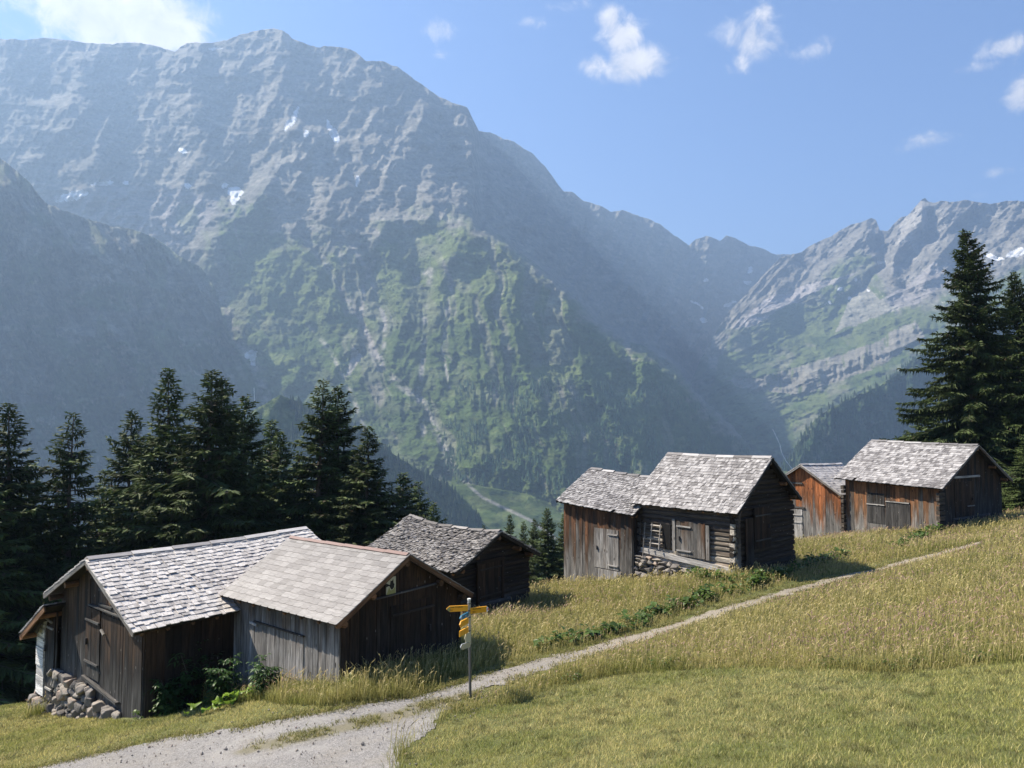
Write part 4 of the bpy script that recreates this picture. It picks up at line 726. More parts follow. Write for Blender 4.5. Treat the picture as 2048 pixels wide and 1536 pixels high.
# --- L: the steep wooded shoulder in shade at the lower right
CL = [(1510, 1040), (1540, 985), (1560, 940), (1590, 905), (1610, 862), (1640, 830), (1680, 806), (1720, 786), (1760, 770), (1800, 738), (1850, 702), (1900, 672), (2000, 630), (2200, 560), (2500, 520)]
def depth_L(U, V, T, cr): return interp(U, [(1510, 1700), (1700, 1950), (1850, 2150), (2500, 2900)])+T*180+(fbm(U/60, V/60, 5, 121, .55)-.5)*140+(1-fbm(U/22, V/70, 4, 122, .5, True))*50+(fbm(U/9, V/7, 3, 123)-.5)*14
def colour_L(U, V, T, cr, D):
    n = fbm(U/20, V/18, 5, 125, .6); c = np.ones(U.shape+(3,))*FOR*1.4; c = mixc(c, smooth(.6, .7, n)*.5, ROCK); c = mixc(c, smooth(30, 0, V-cr)*.7, GRN); return c, np.ones(U.shape)
sheet('wooded_shoulder_hill', 1510, 2500, CL, [(1510, 1060), (2500, 1100)], depth_L, colour_L, 2.4, 200, 500, 2.5, 4)

# --- N: the nearer forested flank left of the valley floor, and the valley floor itself
CN = [(380, 1000), (440, 900), (500, 815), (560, 780), (620, 800), (680, 826), (740, 862), (790, 900), (840, 930), (900, 962), (940, 1000), (985, 1058), (1020, 1110), (1100, 1200)]
def depth_N(U, V, T, cr): return interp(U, [(500, 1150), (1100, 1250)])+T*160+(fbm(U/50, V/50, 4, 131, .55)-.5)*60+(fbm(U/9, V/7, 3, 133)-.5)*8
def colour_N(U, V, T, cr, D):
    n = fbm(U/26, V/14, 5, 135, .6); c = np.ones(U.shape+(3,))*DGRN; c = mixc(c, smooth(.5, .62, n)*.9, GRN*1.1); return c, np.ones(U.shape)*.6
def crestN(U): return np.interp(U, *np.array(CN, float).T)
hn = sheet('hillside', 380, 1100, [(a, b+10) for a, b in CN], [(500, 1700), (1100, 1500)], depth_N, colour_N, 3., 120, 300, 1., 5)
vf_c = lambda U, V, T, cr, D: (mixc(mixc(np.ones(U.shape+(3,))*GRN*.95, smooth(.45, .6, fbm(U/40, V/20, 4, 141))*.7, DGRN), ridge(U, V, [(930, 965), (965, 995), (1000, 1012), (1060, 1040), (1130, 1090)], 3.5, .4)*1., ROCKL), np.ones(U.shape)*.2)
sheet('valley_floor', 860, 1720, [(860, 975), (940, 968), (1130, 1002), (1300, 1012), (1500, 960), (1560, 940), (1720, 960)], [(860, 1250), (1720, 1250)], lambda U, V, T, cr: interp(U, [(860, 1500), (1720, 1900)])*(.62+.38*T)+(fbm(U/60, V/30, 4, 142)-.5)*40, vf_c, 3., 100, 100, 1., 6)

# conifers standing on that flank: far too many to count, one object
def far_wood(name, pts, hs, label, cmul=1.):
    n = len(pts); k = 6; V, F, col = [], [], []
    base = []
    for tier, (za, zb_, r) in enumerate(((.05, .45, .22), (.3, .72, .16), (.55, 1.0, .10))):
        for i in range(k):
            a = 2*math.pi*(i+.5*tier)/k; base.append((math.cos(a)*r, math.sin(a)*r, za))
        base.append((0, 0, zb_))
    base = np.array(base); fb = np.array([[t*(k+1)+i, t*(k+1)+(i+1) % k, t*(k+1)+k] for t in range(3) for i in range(k)]); m = len(base)
    P = pts[:, None, :]+base[None]*hs[:, None, None]*np.array([1, 1, 1.])*(1+.25*(rng.random((n, m, 1))-.5)); Fc = (fb[None]+(np.arange(n)*m)[:, None, None]).reshape(-1, 3)
    cc = np.ones((n, m, 4)); cc[..., :3] = FOR*1.3*cmul*rng.uniform(.6, 1.4, (n, 1, 1)); o = link(name, np_mesh(name, P.reshape(-1, 3), [Fc], [M['needles']], {'acol': ('FLOAT_COLOR', 'POINT', cc.reshape(-1, 4))})); tag(o, label, 'forest', kind='stuff'); return o
def scatter_on(depthf, crestf, foot, us, n, keep):
    U = rng.uniform(*us, n*4); cr = crestf(U); V = rng.uniform(0, 1, n*4)**1.3*(foot-cr)+cr+6; ok = keep(U, V); U, V, cr = U[ok][:n], V[ok][:n], cr[ok][:n]; T = (V-foot)/(cr-foot); return at(U, V, depthf(U, V, T, cr))
pN = scatter_on(depth_N, lambda U: crestN(U)+10, 1220., (580, 1080), 1500, lambda U, V: fbm(U/26, V/14, 5, 135, .6) < .56)
far_wood('conifer_wood', pN, rng.uniform(11, 21, len(pN)), 'dark conifer wood covering the flank left of the green valley floor')
pA = []
for _ in range(1): 
    U = rng.uniform(880, 1560, 5200); V = rng.uniform(760, 1010, 5200); ok = (fbm(U/30, V/26, 4, 151) > .5) & (V > np.interp(U, *np.array(FC, float).T)+30) & (V < np.interp(U, [860, 1130, 1300, 1560], [960, 995, 1005, 935])+(0)); U, V = U[ok], V[ok]
    cr = np.interp(U, *np.array(CA, float).T); ft = np.interp(U, [-260, 600, 940, 1130, 1400, 1720], [1180, 1120, 1030, 1060, 1020, 1000]); T = (V-ft)/(cr-ft); pA = at(U, V, depth_A(U, V, T, cr))
far_wood('bush_wood', pA, rng.uniform(9, 17, len(pA)), 'scrub and small trees scattered over the lower flank of the mountain', 1.6)
U = rng.uniform(1560, 2100, 2600); cr = np.interp(U, *np.array(CL, float).T); V = cr+rng.uniform(0, 1, 2600)**1.2*(1040-cr); T = (V-1080)/(cr-1080); pL = at(U, V, depth_L(U, V, T, cr)); far_wood('shoulder_wood', pL, rng.uniform(12, 24, len(pL)), 'dark wood on the shaded shoulder behind the tall spruce on the right')
# stream
def ribbon(name, pts, D, w, mat):
    P = [at(a, b, D) for a, b in pts]; P2 = []; [P2.append(P[i]+(P[i+1]-P[i])*t) for i in range(len(P)-1) for t in np.linspace(0, 1, 6, endpoint=False)]; P2.append(P[-1]); P2 = np.array(P2); sd = np.gradient(P2, axis=0); sd /= np.linalg.norm(sd, axis=1)[:, None]; nn = np.cross(sd, [0, -.7, .7]); nn /= np.linalg.norm(nn, axis=1)[:, None]
    ww = w*rng.uniform(.6, 1.3, len(P2))[:, None]; V = np.concatenate([P2-nn*ww, P2+nn*ww]); n = len(P2); F = np.array([[i, i+1, n+i+1, n+i] for i in range(n-1)]); return link(name, np_mesh(name, V, [F], [mat]))
ribbon('stream', [(1545, 858), (1552, 872), (1560, 890), (1563, 905), (1572, 922), (1590, 945)], 1640, 1.1, M['post'])['kind'] = 'structure'
ribbon('waterfall', [(508, 775), (509, 800), (507, 840)], 1780, .8, M['post'])['kind'] = 'structure'

# ------------------------------------------------------------------ haze
hz = bpy.data.materials.new('haze_air'); hz.use_nodes = True; t_ = hz.node_tree; t_.nodes.clear(); v_ = t_.nodes.new('ShaderNodeVolumePrincipled'); v_.inputs['Color'].default_value = (.44, .66, 1, 1); v_.inputs['Density'].default_value = HAZE_DENS; v_.inputs['Anisotropy'].default_value = .3
o_ = t_.nodes.new('ShaderNodeOutputMaterial'); t_.links.new(v_.outputs[0], o_.inputs['Volume'])
x0_, x1_, y0_, y1_, z0_, z1_ = -7500, 9500, -60, 9000, -1300, 1800
Vb = [(x, y, z) for x in (x0_, x1_) for y in (y0_, y1_) for z in (z0_, z1_)]; ho = link('haze', np_mesh('haze', Vb, [np.array([[0, 1, 3, 2], [4, 6, 7, 5], [0, 4, 5, 1], [2, 3, 7, 6], [0, 2, 6, 4], [1, 5, 7, 3]])], [hz])); ho['kind'] = 'stuff'


#STAGE3
# ------------------------------------------------------------------ spruces
bark = Mat('spruce_bark'); bo = bark.n('ShaderNodeTexCoord').outputs['Object']; bn = bark.noise(bark.vscale(bo, (9, 9, 3)), 1., 5., .7); bark.col(bark.mix(bn, (.06, .045, .035), (.17, .145, .12))); bark.bump(bn, .03, 1.)
def spruce_meshes(seed, H=20., Rk=.30, dens=1., thin=0.):
    r = np.random.default_rng(seed); quads, cols, tv, tf = [], [], [], []
    lean = r.normal(0, .004, 2); ax = lambda z: np.stack([lean[0]*z+.05*np.sin(z*.6+seed), lean[1]*z+.05*np.cos(z*.5), z], -1)
    zz = np.linspace(-1.5, H, 26); k = 8; a = np.arange(k)*2*math.pi/k
    for i, z in enumerate(zz): rr = .012+.26*max(0, (H-z)/H)**1.0+(.12 if i == 0 else 0); tv += [ax(z)+np.array([math.cos(q)*rr, math.sin(q)*rr, 0]) for q in a]
    for i in range(len(zz)-1): tf += [[i*k+j, i*k+(j+1) % k, (i+1)*k+(j+1) % k, (i+1)*k+j] for j in range(k)]
    z = H-.12; Bo, Bd, BR, BU, BD = [], [], [], [], []; a0 = 0
    while z > H*.06:
        d = H-z; n = int(r.integers(4, 6)) if d < 2 else int(r.integers(5, 9)); a0 += r.uniform(.4, 1.)
        for i in range(n):
            if r.random() < .08+thin: continue
            R = (Rk*d**.93+.10)*r.uniform(.62, 1.14)*(1+.16*math.sin(3*(a0)+z*1.1+seed)); R = R*(1.25 if r.random() < .08 else 1)
            if d > H*.72: R *= 1-.5*(d-H*.72)/(H*.28)*r.random()
            A = a0+2*math.pi*i/n+r.normal(0, .18); Bo.append(ax(z+r.normal(0, .06))); Bd.append([math.cos(A), math.sin(A), 0]); BR.append(R*1.12); u = np.interp(d, [0, 1.2, 4, 9, 20], [1.1, .55, .16, -.12, -.3])+r.normal(0, .07); BU.append(u); BD.append(r.uniform(.12, .34)*min(1, d/4))
        z -= np.interp(d, [0, 2, 8, 20], [.17, .26, .36, .46])/dens*r.uniform(.8, 1.2)
    Bo, Bd, BR, BU, BD = map(np.array, (Bo, Bd, BR, BU, BD)); nb = len(BR)
    def pos(t, o=slice(None)): return Bo[o]+Bd[o]*(BR[o]*t)[:, None]+np.array([0, 0, 1.])*(BR[o]*(BU[o]*t-BD[o]*t*t+.22*np.minimum(BD[o]/.2, 1)*t**4))[:, None]
    for i in range(nb):                      # thin woody limbs
        if BR[i] < .5: continue
        o = np.array([i]); P = [pos(np.array([t]), o)[0] for t in (0, .35, .7, .95)]; w = [.028+.01*BR[i], .02, .012, .004]; b = len(tv)
        sd = np.array([-Bd[i][1], Bd[i][0], 0])
        for p, ww in zip(P, w): tv += [p-sd*ww, p+sd*ww, p+np.array([0, 0, -1.6*ww])]
        for q in range(3): tf += [[b+q*3+j, b+q*3+(j+1) % 3, b+(q+1)*3+(j+1) % 3, b+(q+1)*3+j] for j in range(3)]
    step = .08/dens; nst = np.maximum((BR*.9/step).astype(int), 2); idx = np.repeat(np.arange(nb), nst); t = 1-.9*(np.concatenate([np.arange(q) for q in nst])+r.random(len(idx))*.6)/nst[idx]; t = np.clip(t, .08, 1)
    base = pos(t, idx); tan = pos(np.minimum(t+.05, 1.05), idx)-pos(t-.05, idx); tan /= np.linalg.norm(tan, axis=1)[:, None]; side = np.stack([-Bd[idx][:, 1], Bd[idx][:, 0], np.zeros(len(idx))], -1); R = BR[idx]; Zv_ = np.array([0, 0, 1.])
    clump = .75+.5*r.random(nb)[idx]
    def spray(dirv, ln, w, shade, keep=None):
        m = np.ones(len(dirv), bool) if keep is None else keep; dv = dirv[m]/np.linalg.norm(dirv[m], axis=1)[:, None]; b = base[m]+r.normal(0, .025, (m.sum(), 3)); ln = ln[m][:, None]; sd = np.cross(dv, Zv_+r.normal(0, .35, (m.sum(), 3))); sd /= np.linalg.norm(sd, axis=1)[:, None]; w = w[m][:, None] if hasattr(w, 'shape') else w
        mid = b+dv*ln*.45; tip = b+dv*ln-Zv_*ln*.18; quads.append(np.stack([b, mid+sd*w, tip, mid-sd*w], 1)); tt = t[m]
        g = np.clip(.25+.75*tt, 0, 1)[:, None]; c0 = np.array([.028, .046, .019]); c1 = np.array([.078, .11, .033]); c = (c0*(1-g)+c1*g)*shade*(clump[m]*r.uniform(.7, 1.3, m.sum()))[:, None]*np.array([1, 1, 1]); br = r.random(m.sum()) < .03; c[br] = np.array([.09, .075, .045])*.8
        cols.append(np.repeat(c[:, None], 4, 1))
    L0 = (.16+.30*np.sqrt(np.maximum(R*(1.08-t), 0)))*r.uniform(.7, 1.25, len(idx))
    for sgn in (-1, 1):
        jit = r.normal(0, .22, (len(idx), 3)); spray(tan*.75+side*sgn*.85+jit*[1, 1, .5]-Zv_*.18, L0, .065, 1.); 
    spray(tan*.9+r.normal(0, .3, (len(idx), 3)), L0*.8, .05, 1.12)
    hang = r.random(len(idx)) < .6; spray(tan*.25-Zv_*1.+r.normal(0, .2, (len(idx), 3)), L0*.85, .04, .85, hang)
    Q = np.vstack(quads); Cc = np.vstack(cols); n = len(Q); cm = np_mesh('spruce_crown', Q.reshape(-1, 3), [np.arange(n*4).reshape(n, 4)], [M['needles']], {'acol': ('FLOAT_COLOR', 'POINT', np.concatenate([Cc.reshape(-1, 3), np.ones((n*4, 1))], 1))})
    tm = np_mesh('spruce_trunk', np.array(tv), [np.array(tf)], [bark.m], smooth=True); return tm, cm
PROTO = [spruce_meshes(1, Rk=.29), spruce_meshes(2, Rk=.27, thin=.12), spruce_meshes(3, Rk=.31), spruce_meshes(4, Rk=.30, thin=.05), spruce_meshes(5, H=20, Rk=.36, dens=1.25)]
PH = 20.
def spruce(px, py, Y, pr, rk=1., label=None, group=None, first=[]):
    tip = at(px, py, Y); z0 = g1(tip[0], tip[1]); H = tip[2]-z0; root = empty('spruce_tree', (tip[0], tip[1], z0), rng.uniform(0, 6.28)); tag(root, label, 'spruce', group); tm, cm = PROTO[pr]
    r_ = rk*(H/PH)**.35 if False else rk; zs = H/PH
    t = link('trunk', tm, root); c = link('crown', cm, root)
    for o in (t, c): o.scale = (r_*zs**.6, r_*zs**.6, zs)
    return root
GL, GM, GR = 'spruces standing behind the lower huts', 'young spruces below the narrow plank hut', 'tall spruces behind the largest upper hut'
for a in [(-70, 790, 33, 2, 1., 'tall dark spruce cut by the left edge, behind the shingle barn', GL), (20, 812, 36, 0, 1.05, 'dark spruce at the left edge, first whole one from the left', GL), (146, 830, 38, 1, .95, 'thin see-through spruce with a bare trunk, second whole one from the left', GL), (262, 826, 43, 3, .9, 'slim spruce left of the tallest pair, crown partly hidden by it', GL),
          (338, 742, 40, 0, 1., 'tallest spruce of the left group, spiky open top', GL), (412, 746, 38, 2, 1.05, 'tall full spruce with a forked broad top beside the tallest one', GL), (492, 796, 42, 3, 1., 'spruce right of the fork-topped one, slightly lower', GL), (562, 868, 46, 0, .9, 'lower dark spruce filling the gap between the two tall clusters', GL),
          (641, 764, 42, 1, 1.05, 'left twin of the tall double spruce above the fibre tiled shed', GL), (679, 776, 43.5, 3, .95, 'right twin of the tall double spruce above the fibre tiled shed', GL), (737, 856, 40, 0, 1., 'spruce stepping down right of the tall double spruce', GL), (797, 948, 44, 2, .95, 'smaller spruce rising behind the wavy roof of the log hut', GL), (834, 966, 46, 1, .9, 'small spruce leaning close to the one behind the wavy roof', GL),
          (868, 1008, 62, 3, .9, 'tiny lone spruce tip showing above the wavy shingle roof', GL), (443, 760, 39.5, 3, .9, 'second top close behind the fork-topped full spruce', GL), (535, 845, 48, 2, .9, 'dark narrow spruce just left of the gap in the tree line', GL)]: spruce(*a[:4], rk=a[4]*1.33, label=a[5], group=a[6])
for i, (a, b, Y) in enumerate([(60, 930, 46), (215, 945, 50), (300, 905, 52), (375, 880, 50), (460, 900, 47), (600, 905, 50), (700, 930, 49), (770, 1000, 52), (-30, 940, 48), (520, 960, 44), (120, 1010, 54), (20, 1000, 44), (640, 960, 46), (400, 970, 44), (240, 1020, 46), (330, 1000, 46)]): spruce(a, b, Y, i % 4, 1.25, 'spruce deep in the dark stand behind the lower huts, crown partly hidden', 'spruces deep in the dark stand')
for a in [(1020, 1032, 56, 0, .75, 'left young spruce in the gap between wavy roof hut and narrow plank hut'), (1046, 1046, 62, 2, .7, 'second young spruce from the left in the gap between the huts'), (1068, 1040, 58, 3, .75, 'middle young spruce in the gap between the huts'), (1098, 1018, 50, 2, .85, 'biggest young spruce beside the corner of the narrow plank hut'), (1128, 1030, 52, 0, .85, 'young spruce partly hidden behind the corner of the narrow plank hut'), (968, 1052, 70, 1, .6, 'tiny spruce tip above the ridge of the wavy roofed log hut')]: spruce(*a[:5], label=a[5], group=GM)
for a in [(1936, 462, 52, 4, 1.05, 'very tall full spruce towering over the largest upper hut'), (2033, 545, 55, 4, .95, 'tall spruce at the right edge beside the towering one'), (1975, 660, 60, 2, 1.1, 'spruce in the shade between the two tallest on the right'), (2090, 600, 49, 0, 1.1, 'spruce cut by the right edge of the picture'), (1850, 800, 63, 3, 1.1, 'low spruce at the left foot of the towering one'), (1812, 862, 66, 0, .9, 'small spruce tip above the roof of the largest upper hut'), (2010, 800, 50, 2, 1.1, 'dark spruce right behind the gable of the largest upper hut'), (2060, 860, 45, 3, 1.1, 'low dark spruce beside the right end of the path')]: spruce(*a[:5], label=a[5], group=GR)

# ------------------------------------------------------------------ grass
def blades(name, x, y, h, w, lean, col, mat='grass', seg=2, z=None, colt=None, windy=.0):
    n = len(x); z = gz(x, y)-.01 if z is None else z; a = rng.uniform(0, 2*math.pi, n); la = rng.uniform(0, 2*math.pi, n); dx, dy = np.cos(a)*w/2, np.sin(a)*w/2; lx, ly = np.cos(la)*lean*h+windy*h, np.sin(la)*lean*h
    b = np.stack([x, y, z], -1); s_ = np.stack([dx, dy, 0*dx], -1); l = np.stack([lx, ly, 0*lx], -1); up_ = np.zeros((n, 3)); up_[:, 2] = h
    colt = col*1.15 if colt is None else colt
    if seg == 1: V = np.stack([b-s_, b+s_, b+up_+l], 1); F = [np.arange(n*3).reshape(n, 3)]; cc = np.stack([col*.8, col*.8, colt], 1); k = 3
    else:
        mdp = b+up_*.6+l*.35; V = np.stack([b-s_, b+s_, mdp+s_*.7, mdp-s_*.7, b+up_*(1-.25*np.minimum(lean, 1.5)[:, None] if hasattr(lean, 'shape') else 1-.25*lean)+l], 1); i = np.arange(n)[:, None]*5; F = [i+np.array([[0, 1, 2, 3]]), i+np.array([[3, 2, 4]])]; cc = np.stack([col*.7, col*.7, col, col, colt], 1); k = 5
    return np_mesh(name, V.reshape(-1, 3), F, [M[mat]], {'acol': ('FLOAT_COLOR', 'POINT', np.concatenate([cc.reshape(-1, 3), np.ones((n*k, 1))], 1))})
def px_poly(P): return [tuple(hit(a, b, 3.)[:2]) for a, b in P]
LAWN = px_poly([(812, 1500), (870, 1456), (905, 1430), (960, 1420), (1040, 1408), (1100, 1378), (1250, 1348), (1400, 1340), (1600, 1338), (1750, 1348), (1900, 1338), (2048, 1328), (2250, 1320), (2700, 1300)])+[(16, 3), (-4, 3), tuple(hit(780, 1600, 3.)[:2])]
LEFT = px_poly([(-120, 1400), (0, 1400), (50, 1440), (160, 1405), (286, 1400), (420, 1412), (520, 1404), (560, 1410), (640, 1416), (760, 1405), (600, 1440), (480, 1462), (330, 1480), (200, 1512), (60, 1545), (-60, 1560)])+[(-12, 10)]
LEFT2 = [(-30, 13), tuple(hit(-60, 1560, 3.)[:2]), tuple(hit(60, 1440)[:2]), (-12.6, 19.6), (-14, 22.5), (-20, 26)]
MOW = LAWN[2:13]; PATHC = [tuple(hit((a[0]+b[0])/2, (a[1]+b[1])/2, 3.)[:2]) for a, b in zip(up[8:], dn_[:13][::-1])]
def inview(x, y, m=.28): u = x/np.maximum(y, .1); return (np.abs(u) < .683+m)
def field(n, box):
    x = rng.uniform(box[0], box[1], n); y = rng.uniform(box[2], box[3], n); k = inview(x, y); return x[k], y[k]
c3 = lambda *a: np.array(a)
G1, G2, STRAW, DRY = c3(.165, .185, .045), c3(.30, .285, .095), c3(.52, .44, .20), c3(.36, .27, .15)
def gmix(a, b, f): return a*(1-f[:, None])+b*f[:, None]
# mown lawn
x, y = field(1300000, (-19, 14.5, 5., 25)); wob = (fbm(x*1.5, y*1.5, 3, 201)-.5)*.25; lw = inpoly(x+wob, y+wob, LAWN) | inpoly(x+wob, y, LEFT) | inpoly(x, y, LEFT2); dens_k = rng.random(len(x)) < np.clip((13/np.maximum(y, 6))**1.2, .35, 1)
dens_k |= x < -8
k = lw & ~on_gravel(x+rng.normal(0, .07, len(x)), y+rng.normal(0, .07, len(x))) & ~in_huts(x, y, .25) & dens_k; x, y = x[k], y[k]
f = np.clip(fbm(x*.55, y*.55, 4, 202)*1.5-.35+(rng.random(len(x))-.5)*.7, 0, 1); f2 = smooth(.46, .62, fbm(x*.6+7, y*.6, 4, 203))*rng.random(len(x)); col = gmix(G1*np.ones((len(x), 3))*.9, G2, f); col = gmix(col, STRAW*.85, f2*.7+.55*(rng.random(len(x)) < .25)); col *= rng.uniform(.6, 1.45, (len(x), 1))*1.4*(1-.45*(fbm(x*4, y*4, 2, 205) > .68))[:, None]
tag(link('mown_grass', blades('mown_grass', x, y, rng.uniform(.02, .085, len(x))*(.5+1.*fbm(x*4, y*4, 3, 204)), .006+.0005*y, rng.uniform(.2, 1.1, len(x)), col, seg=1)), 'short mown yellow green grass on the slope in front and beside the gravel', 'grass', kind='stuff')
# ragged fringe creeping over the edge of the gravel
n = 26000; t = rng.random(n); ii = rng.integers(0, len(up)+12, n); q = np.array(GRP)[ii]; qq = np.array(GRP)[(ii+1) % len(GRP)]; tt_ = rng.random(n); ii = np.arange(n); P = q+(qq-q)*tt_[:, None]+rng.normal(0, .13, (n, 2)); P = P[(fbm(P[:, 0]*2.5, P[:, 1]*2.5, 3, 241) > .42) & (P[:, 1] > 8)]; 
mP = np.array(MED); k_ = rng.integers(0, len(mP)-1, 5200); P2 = mP[k_]+(mP[k_+1]-mP[k_])*rng.random(5200)[:, None]+rng.normal(0, .16, (5200, 2)); P = np.vstack([P, P2[fbm(P2[:, 0]*3, P2[:, 1]*3, 3, 242) > .45]]); n = len(P)
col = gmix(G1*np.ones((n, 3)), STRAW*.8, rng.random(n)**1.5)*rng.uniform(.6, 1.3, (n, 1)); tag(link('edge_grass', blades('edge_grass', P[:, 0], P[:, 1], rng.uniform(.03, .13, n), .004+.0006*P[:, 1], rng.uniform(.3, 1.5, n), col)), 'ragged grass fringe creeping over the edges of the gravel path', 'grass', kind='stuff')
# meadow
x, y = field(4100000, (-17, 37, 9, 46)); wob = (fbm(x*1.5, y*1.5, 3, 201)-.5)*.25; no = inpoly(x+wob, y+wob, LAWN) | inpoly(x+wob, y, LEFT) | inpoly(x, y, LEFT2) | on_gravel(x+rng.normal(0, .08, len(x)), y+rng.normal(0, .08, len(x))) | in_huts(x, y, .02); dk = rng.random(len(x)) < np.clip((12/np.maximum(y, 9))**1.25, .16, 1); beh = (y > 24) & (x < -2.2) | (x < -9) & (y > 21)
k = ~no & dk & ~beh; x, y = x[k], y[k]; dp = polydist(x, y, PATHC)[0]; dm = polydist(x, y, MOW)[0]; n1 = fbm(x*.5, y*.5, 4, 211); n2 = fbm(x*1.3, y*1.3, 3, 212); up_side = np.zeros(len(x), bool)
hgt = (.045+.165*smooth(0., 1., (dp-.4-.25*smooth(20, 28, y))/1.))*(.55+.9*n1)*(.55+.9*fbm(x*2.6, y*2.6, 3, 214))*rng.uniform(.5, 1.3, len(x)); hgt *= .5+.5*smooth(0, .5, dm); hgt = np.where((x < -.5+.15*(y-16)) & (dp > .8), hgt*1.35, hgt)
f = np.clip(n2*1.6-.3+(rng.random(len(x))-.5)*.6, 0, 1); col = gmix(G1*np.ones((len(x), 3)), G2, f); rightm = smooth(0, 1, (x-.55*(y-15)-2.)/3); fs = np.clip((fbm(x*.7+3, y*.7, 4, 213)-.42)*3+.25*rightm, 0, 1)*(rng.random(len(x)) < .42); col = gmix(col, STRAW*.85, fs); col *= rng.uniform(.6, 1.35, (len(x), 1))*1.25
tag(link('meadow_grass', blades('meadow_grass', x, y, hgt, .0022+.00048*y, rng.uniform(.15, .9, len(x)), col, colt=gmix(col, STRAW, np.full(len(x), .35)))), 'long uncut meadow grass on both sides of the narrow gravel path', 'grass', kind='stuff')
print('meadow', len(x))
# flowering stems with seed heads
m = rng.random(len(x)) < .10; xs_, ys_, hs_ = x[m], y[m], np.maximum(hgt[m]*1.2, .10)+rng.uniform(.02, .16, m.sum()); k = polydist(xs_, ys_, PATHC)[0] > .65; xs_, ys_, hs_ = xs_[k], ys_[k], hs_[k]; n = len(xs_)
red = np.clip((fbm(xs_*.35, ys_*.35, 3, 221)-.45)*4+.55*smooth(1, 4, xs_-.5*(ys_-14)), 0, 1); hc = gmix(STRAW*np.ones((n, 3))*1.05, c3(.46, .30, .24), red*(rng.random(n) < .6)); la = rng.uniform(0, 6.28, n); ln = rng.uniform(.05, .4, n)*hs_; zb_ = gz(xs_, ys_); w = (.0012+.00022*ys_)
b0 = np.stack([xs_, ys_, zb_], -1); l = np.stack([np.cos(la)*ln+.03, np.sin(la)*ln, 0*ln], -1); U3 = np.zeros((n, 3)); U3[:, 2] = hs_; sa = rng.uniform(0, 6.28, n); s_ = np.stack([np.cos(sa)*w, np.sin(sa)*w, 0*w], -1)
p1 = b0+U3*.82+l*.6; drp = rng.uniform(-.02, .05, n); p2 = b0+U3+l*1.3; p2[:, 2] -= drp; pm = (p1+p2)/2; hw = s_*rng.uniform(1.8, 3.2, n)[:, None]
V = np.stack([b0-s_, b0+s_, p1+s_, p1-s_, p1, pm+hw, p2, pm-hw], 1); i = np.arange(n)[:, None]*8; cc = np.concatenate([np.repeat((gmix(G2*np.ones((n, 3)), STRAW, rng.uniform(0, 1, n)))[:, None], 4, 1), np.repeat((hc*rng.uniform(.75, 1.25, (n, 1))*.8)[:, None], 4, 1)], 1)
me = np_mesh('seed_heads', V.reshape(-1, 3), [np.vstack([i+np.array([[0, 1, 2, 3]]), i+np.array([[4, 5, 6, 7]])])], [M['grass']], {'acol': ('FLOAT_COLOR', 'POINT', np.concatenate([cc.reshape(-1, 3), np.ones((n*8, 1))], 1))})
tag(link('meadow_seed_heads', me), 'straw and rust coloured grass seed heads over the meadow', 'grass', kind='stuff')

# broad leaves
def leaves(P, dirs, ln, wd, col, droop=.35, seg=3):
    """ovate leaves: P base points, dirs unit directions; returns V,F,C"""
    n = len(P); side = np.cross(dirs, [0, 0, 1.]); side /= np.maximum(np.linalg.norm(side, axis=1), 1e-6)[:, None]; side = side+rng.normal(0, .25, (n, 3)); rows = []
    ts = (0, .3, .65, 1.); ws = (.12, 1., .8, .03)
    for t, w in zip(ts, ws): c = P+dirs*(ln*t)[:, None]-np.array([0, 0, 1.])*(ln*droop*t*t)[:, None]; rows += [c-side*(wd*w/2)[:, None]+np.array([0, 0, .18])*(wd*w)[:, None], c, c+side*(wd*w/2)[:, None]+np.array([0, 0, .18])*(wd*w)[:, None]]
    V = np.stack(rows, 1); f = np.array([[r*3+j, r*3+j+1, (r+1)*3+j+1, (r+1)*3+j] for r in range(3) for j in range(2)]); F = (np.arange(n)*12)[:, None, None]+f[None]; C_ = np.repeat(col[:, None], 12, 1); return V.reshape(-1, 3), F.reshape(-1, 4), C_.reshape(-1, 3)
def leafobj(name, V, F, C_, parent=None): return link(name, np_mesh(name, V, [F], [M['leaf']], {'acol': ('FLOAT_COLOR', 'POINT', np.concatenate([C_, np.ones((len(C_), 1))], 1))}, True), parent)
def weeds(name, label, lines, dens, hmax, lmin, lmax, c0, c1):
    P, Dv = [], []
    for pts, wd in lines:
        q = np.array([hit(a, b)[:2] for a, b in pts]); L_ = np.linalg.norm(np.diff(q, axis=0), axis=1); 
        for i in range(len(q)-1):
            m_ = int(L_[i]*wd*2*dens); t = rng.random(m_)[:, None]; c = q[i]+(q[i+1]-q[i])*t+rng.normal(0, wd*.5, (m_, 2)); k = (fbm(c[:, 0]*1.6, c[:, 1]*1.6, 3, 231) > .47) & ~on_gravel(c[:, 0], c[:, 1]) & ~in_huts(c[:, 0], c[:, 1], .05); P.append(c[k])
    P = np.vstack(P); n = len(P); per = 7; X_ = np.repeat(P, per, 0)+rng.normal(0, .05, (n*per, 2)); z = gz(X_[:, 0], X_[:, 1])+rng.uniform(.0, 1, n*per)*hmax*np.repeat(rng.uniform(.4, 1, n), per); a = rng.uniform(0, 6.28, n*per); el = rng.uniform(-.1, 1.0, n*per); d = np.stack([np.cos(a)*np.cos(el), np.sin(a)*np.cos(el), np.sin(el)], -1)
    ln = rng.uniform(lmin, lmax, n*per); col = gmix(c0*np.ones((n*per, 3)), c1, rng.random(n*per))*rng.uniform(.7, 1.25, (n*per, 1)); V, F, C_ = leaves(np.column_stack([X_, z]), d, ln, ln*rng.uniform(.4, .65, n*per), col); o = leafobj(name, V, F, C_); tag(o, label, 'weeds', kind='stuff')
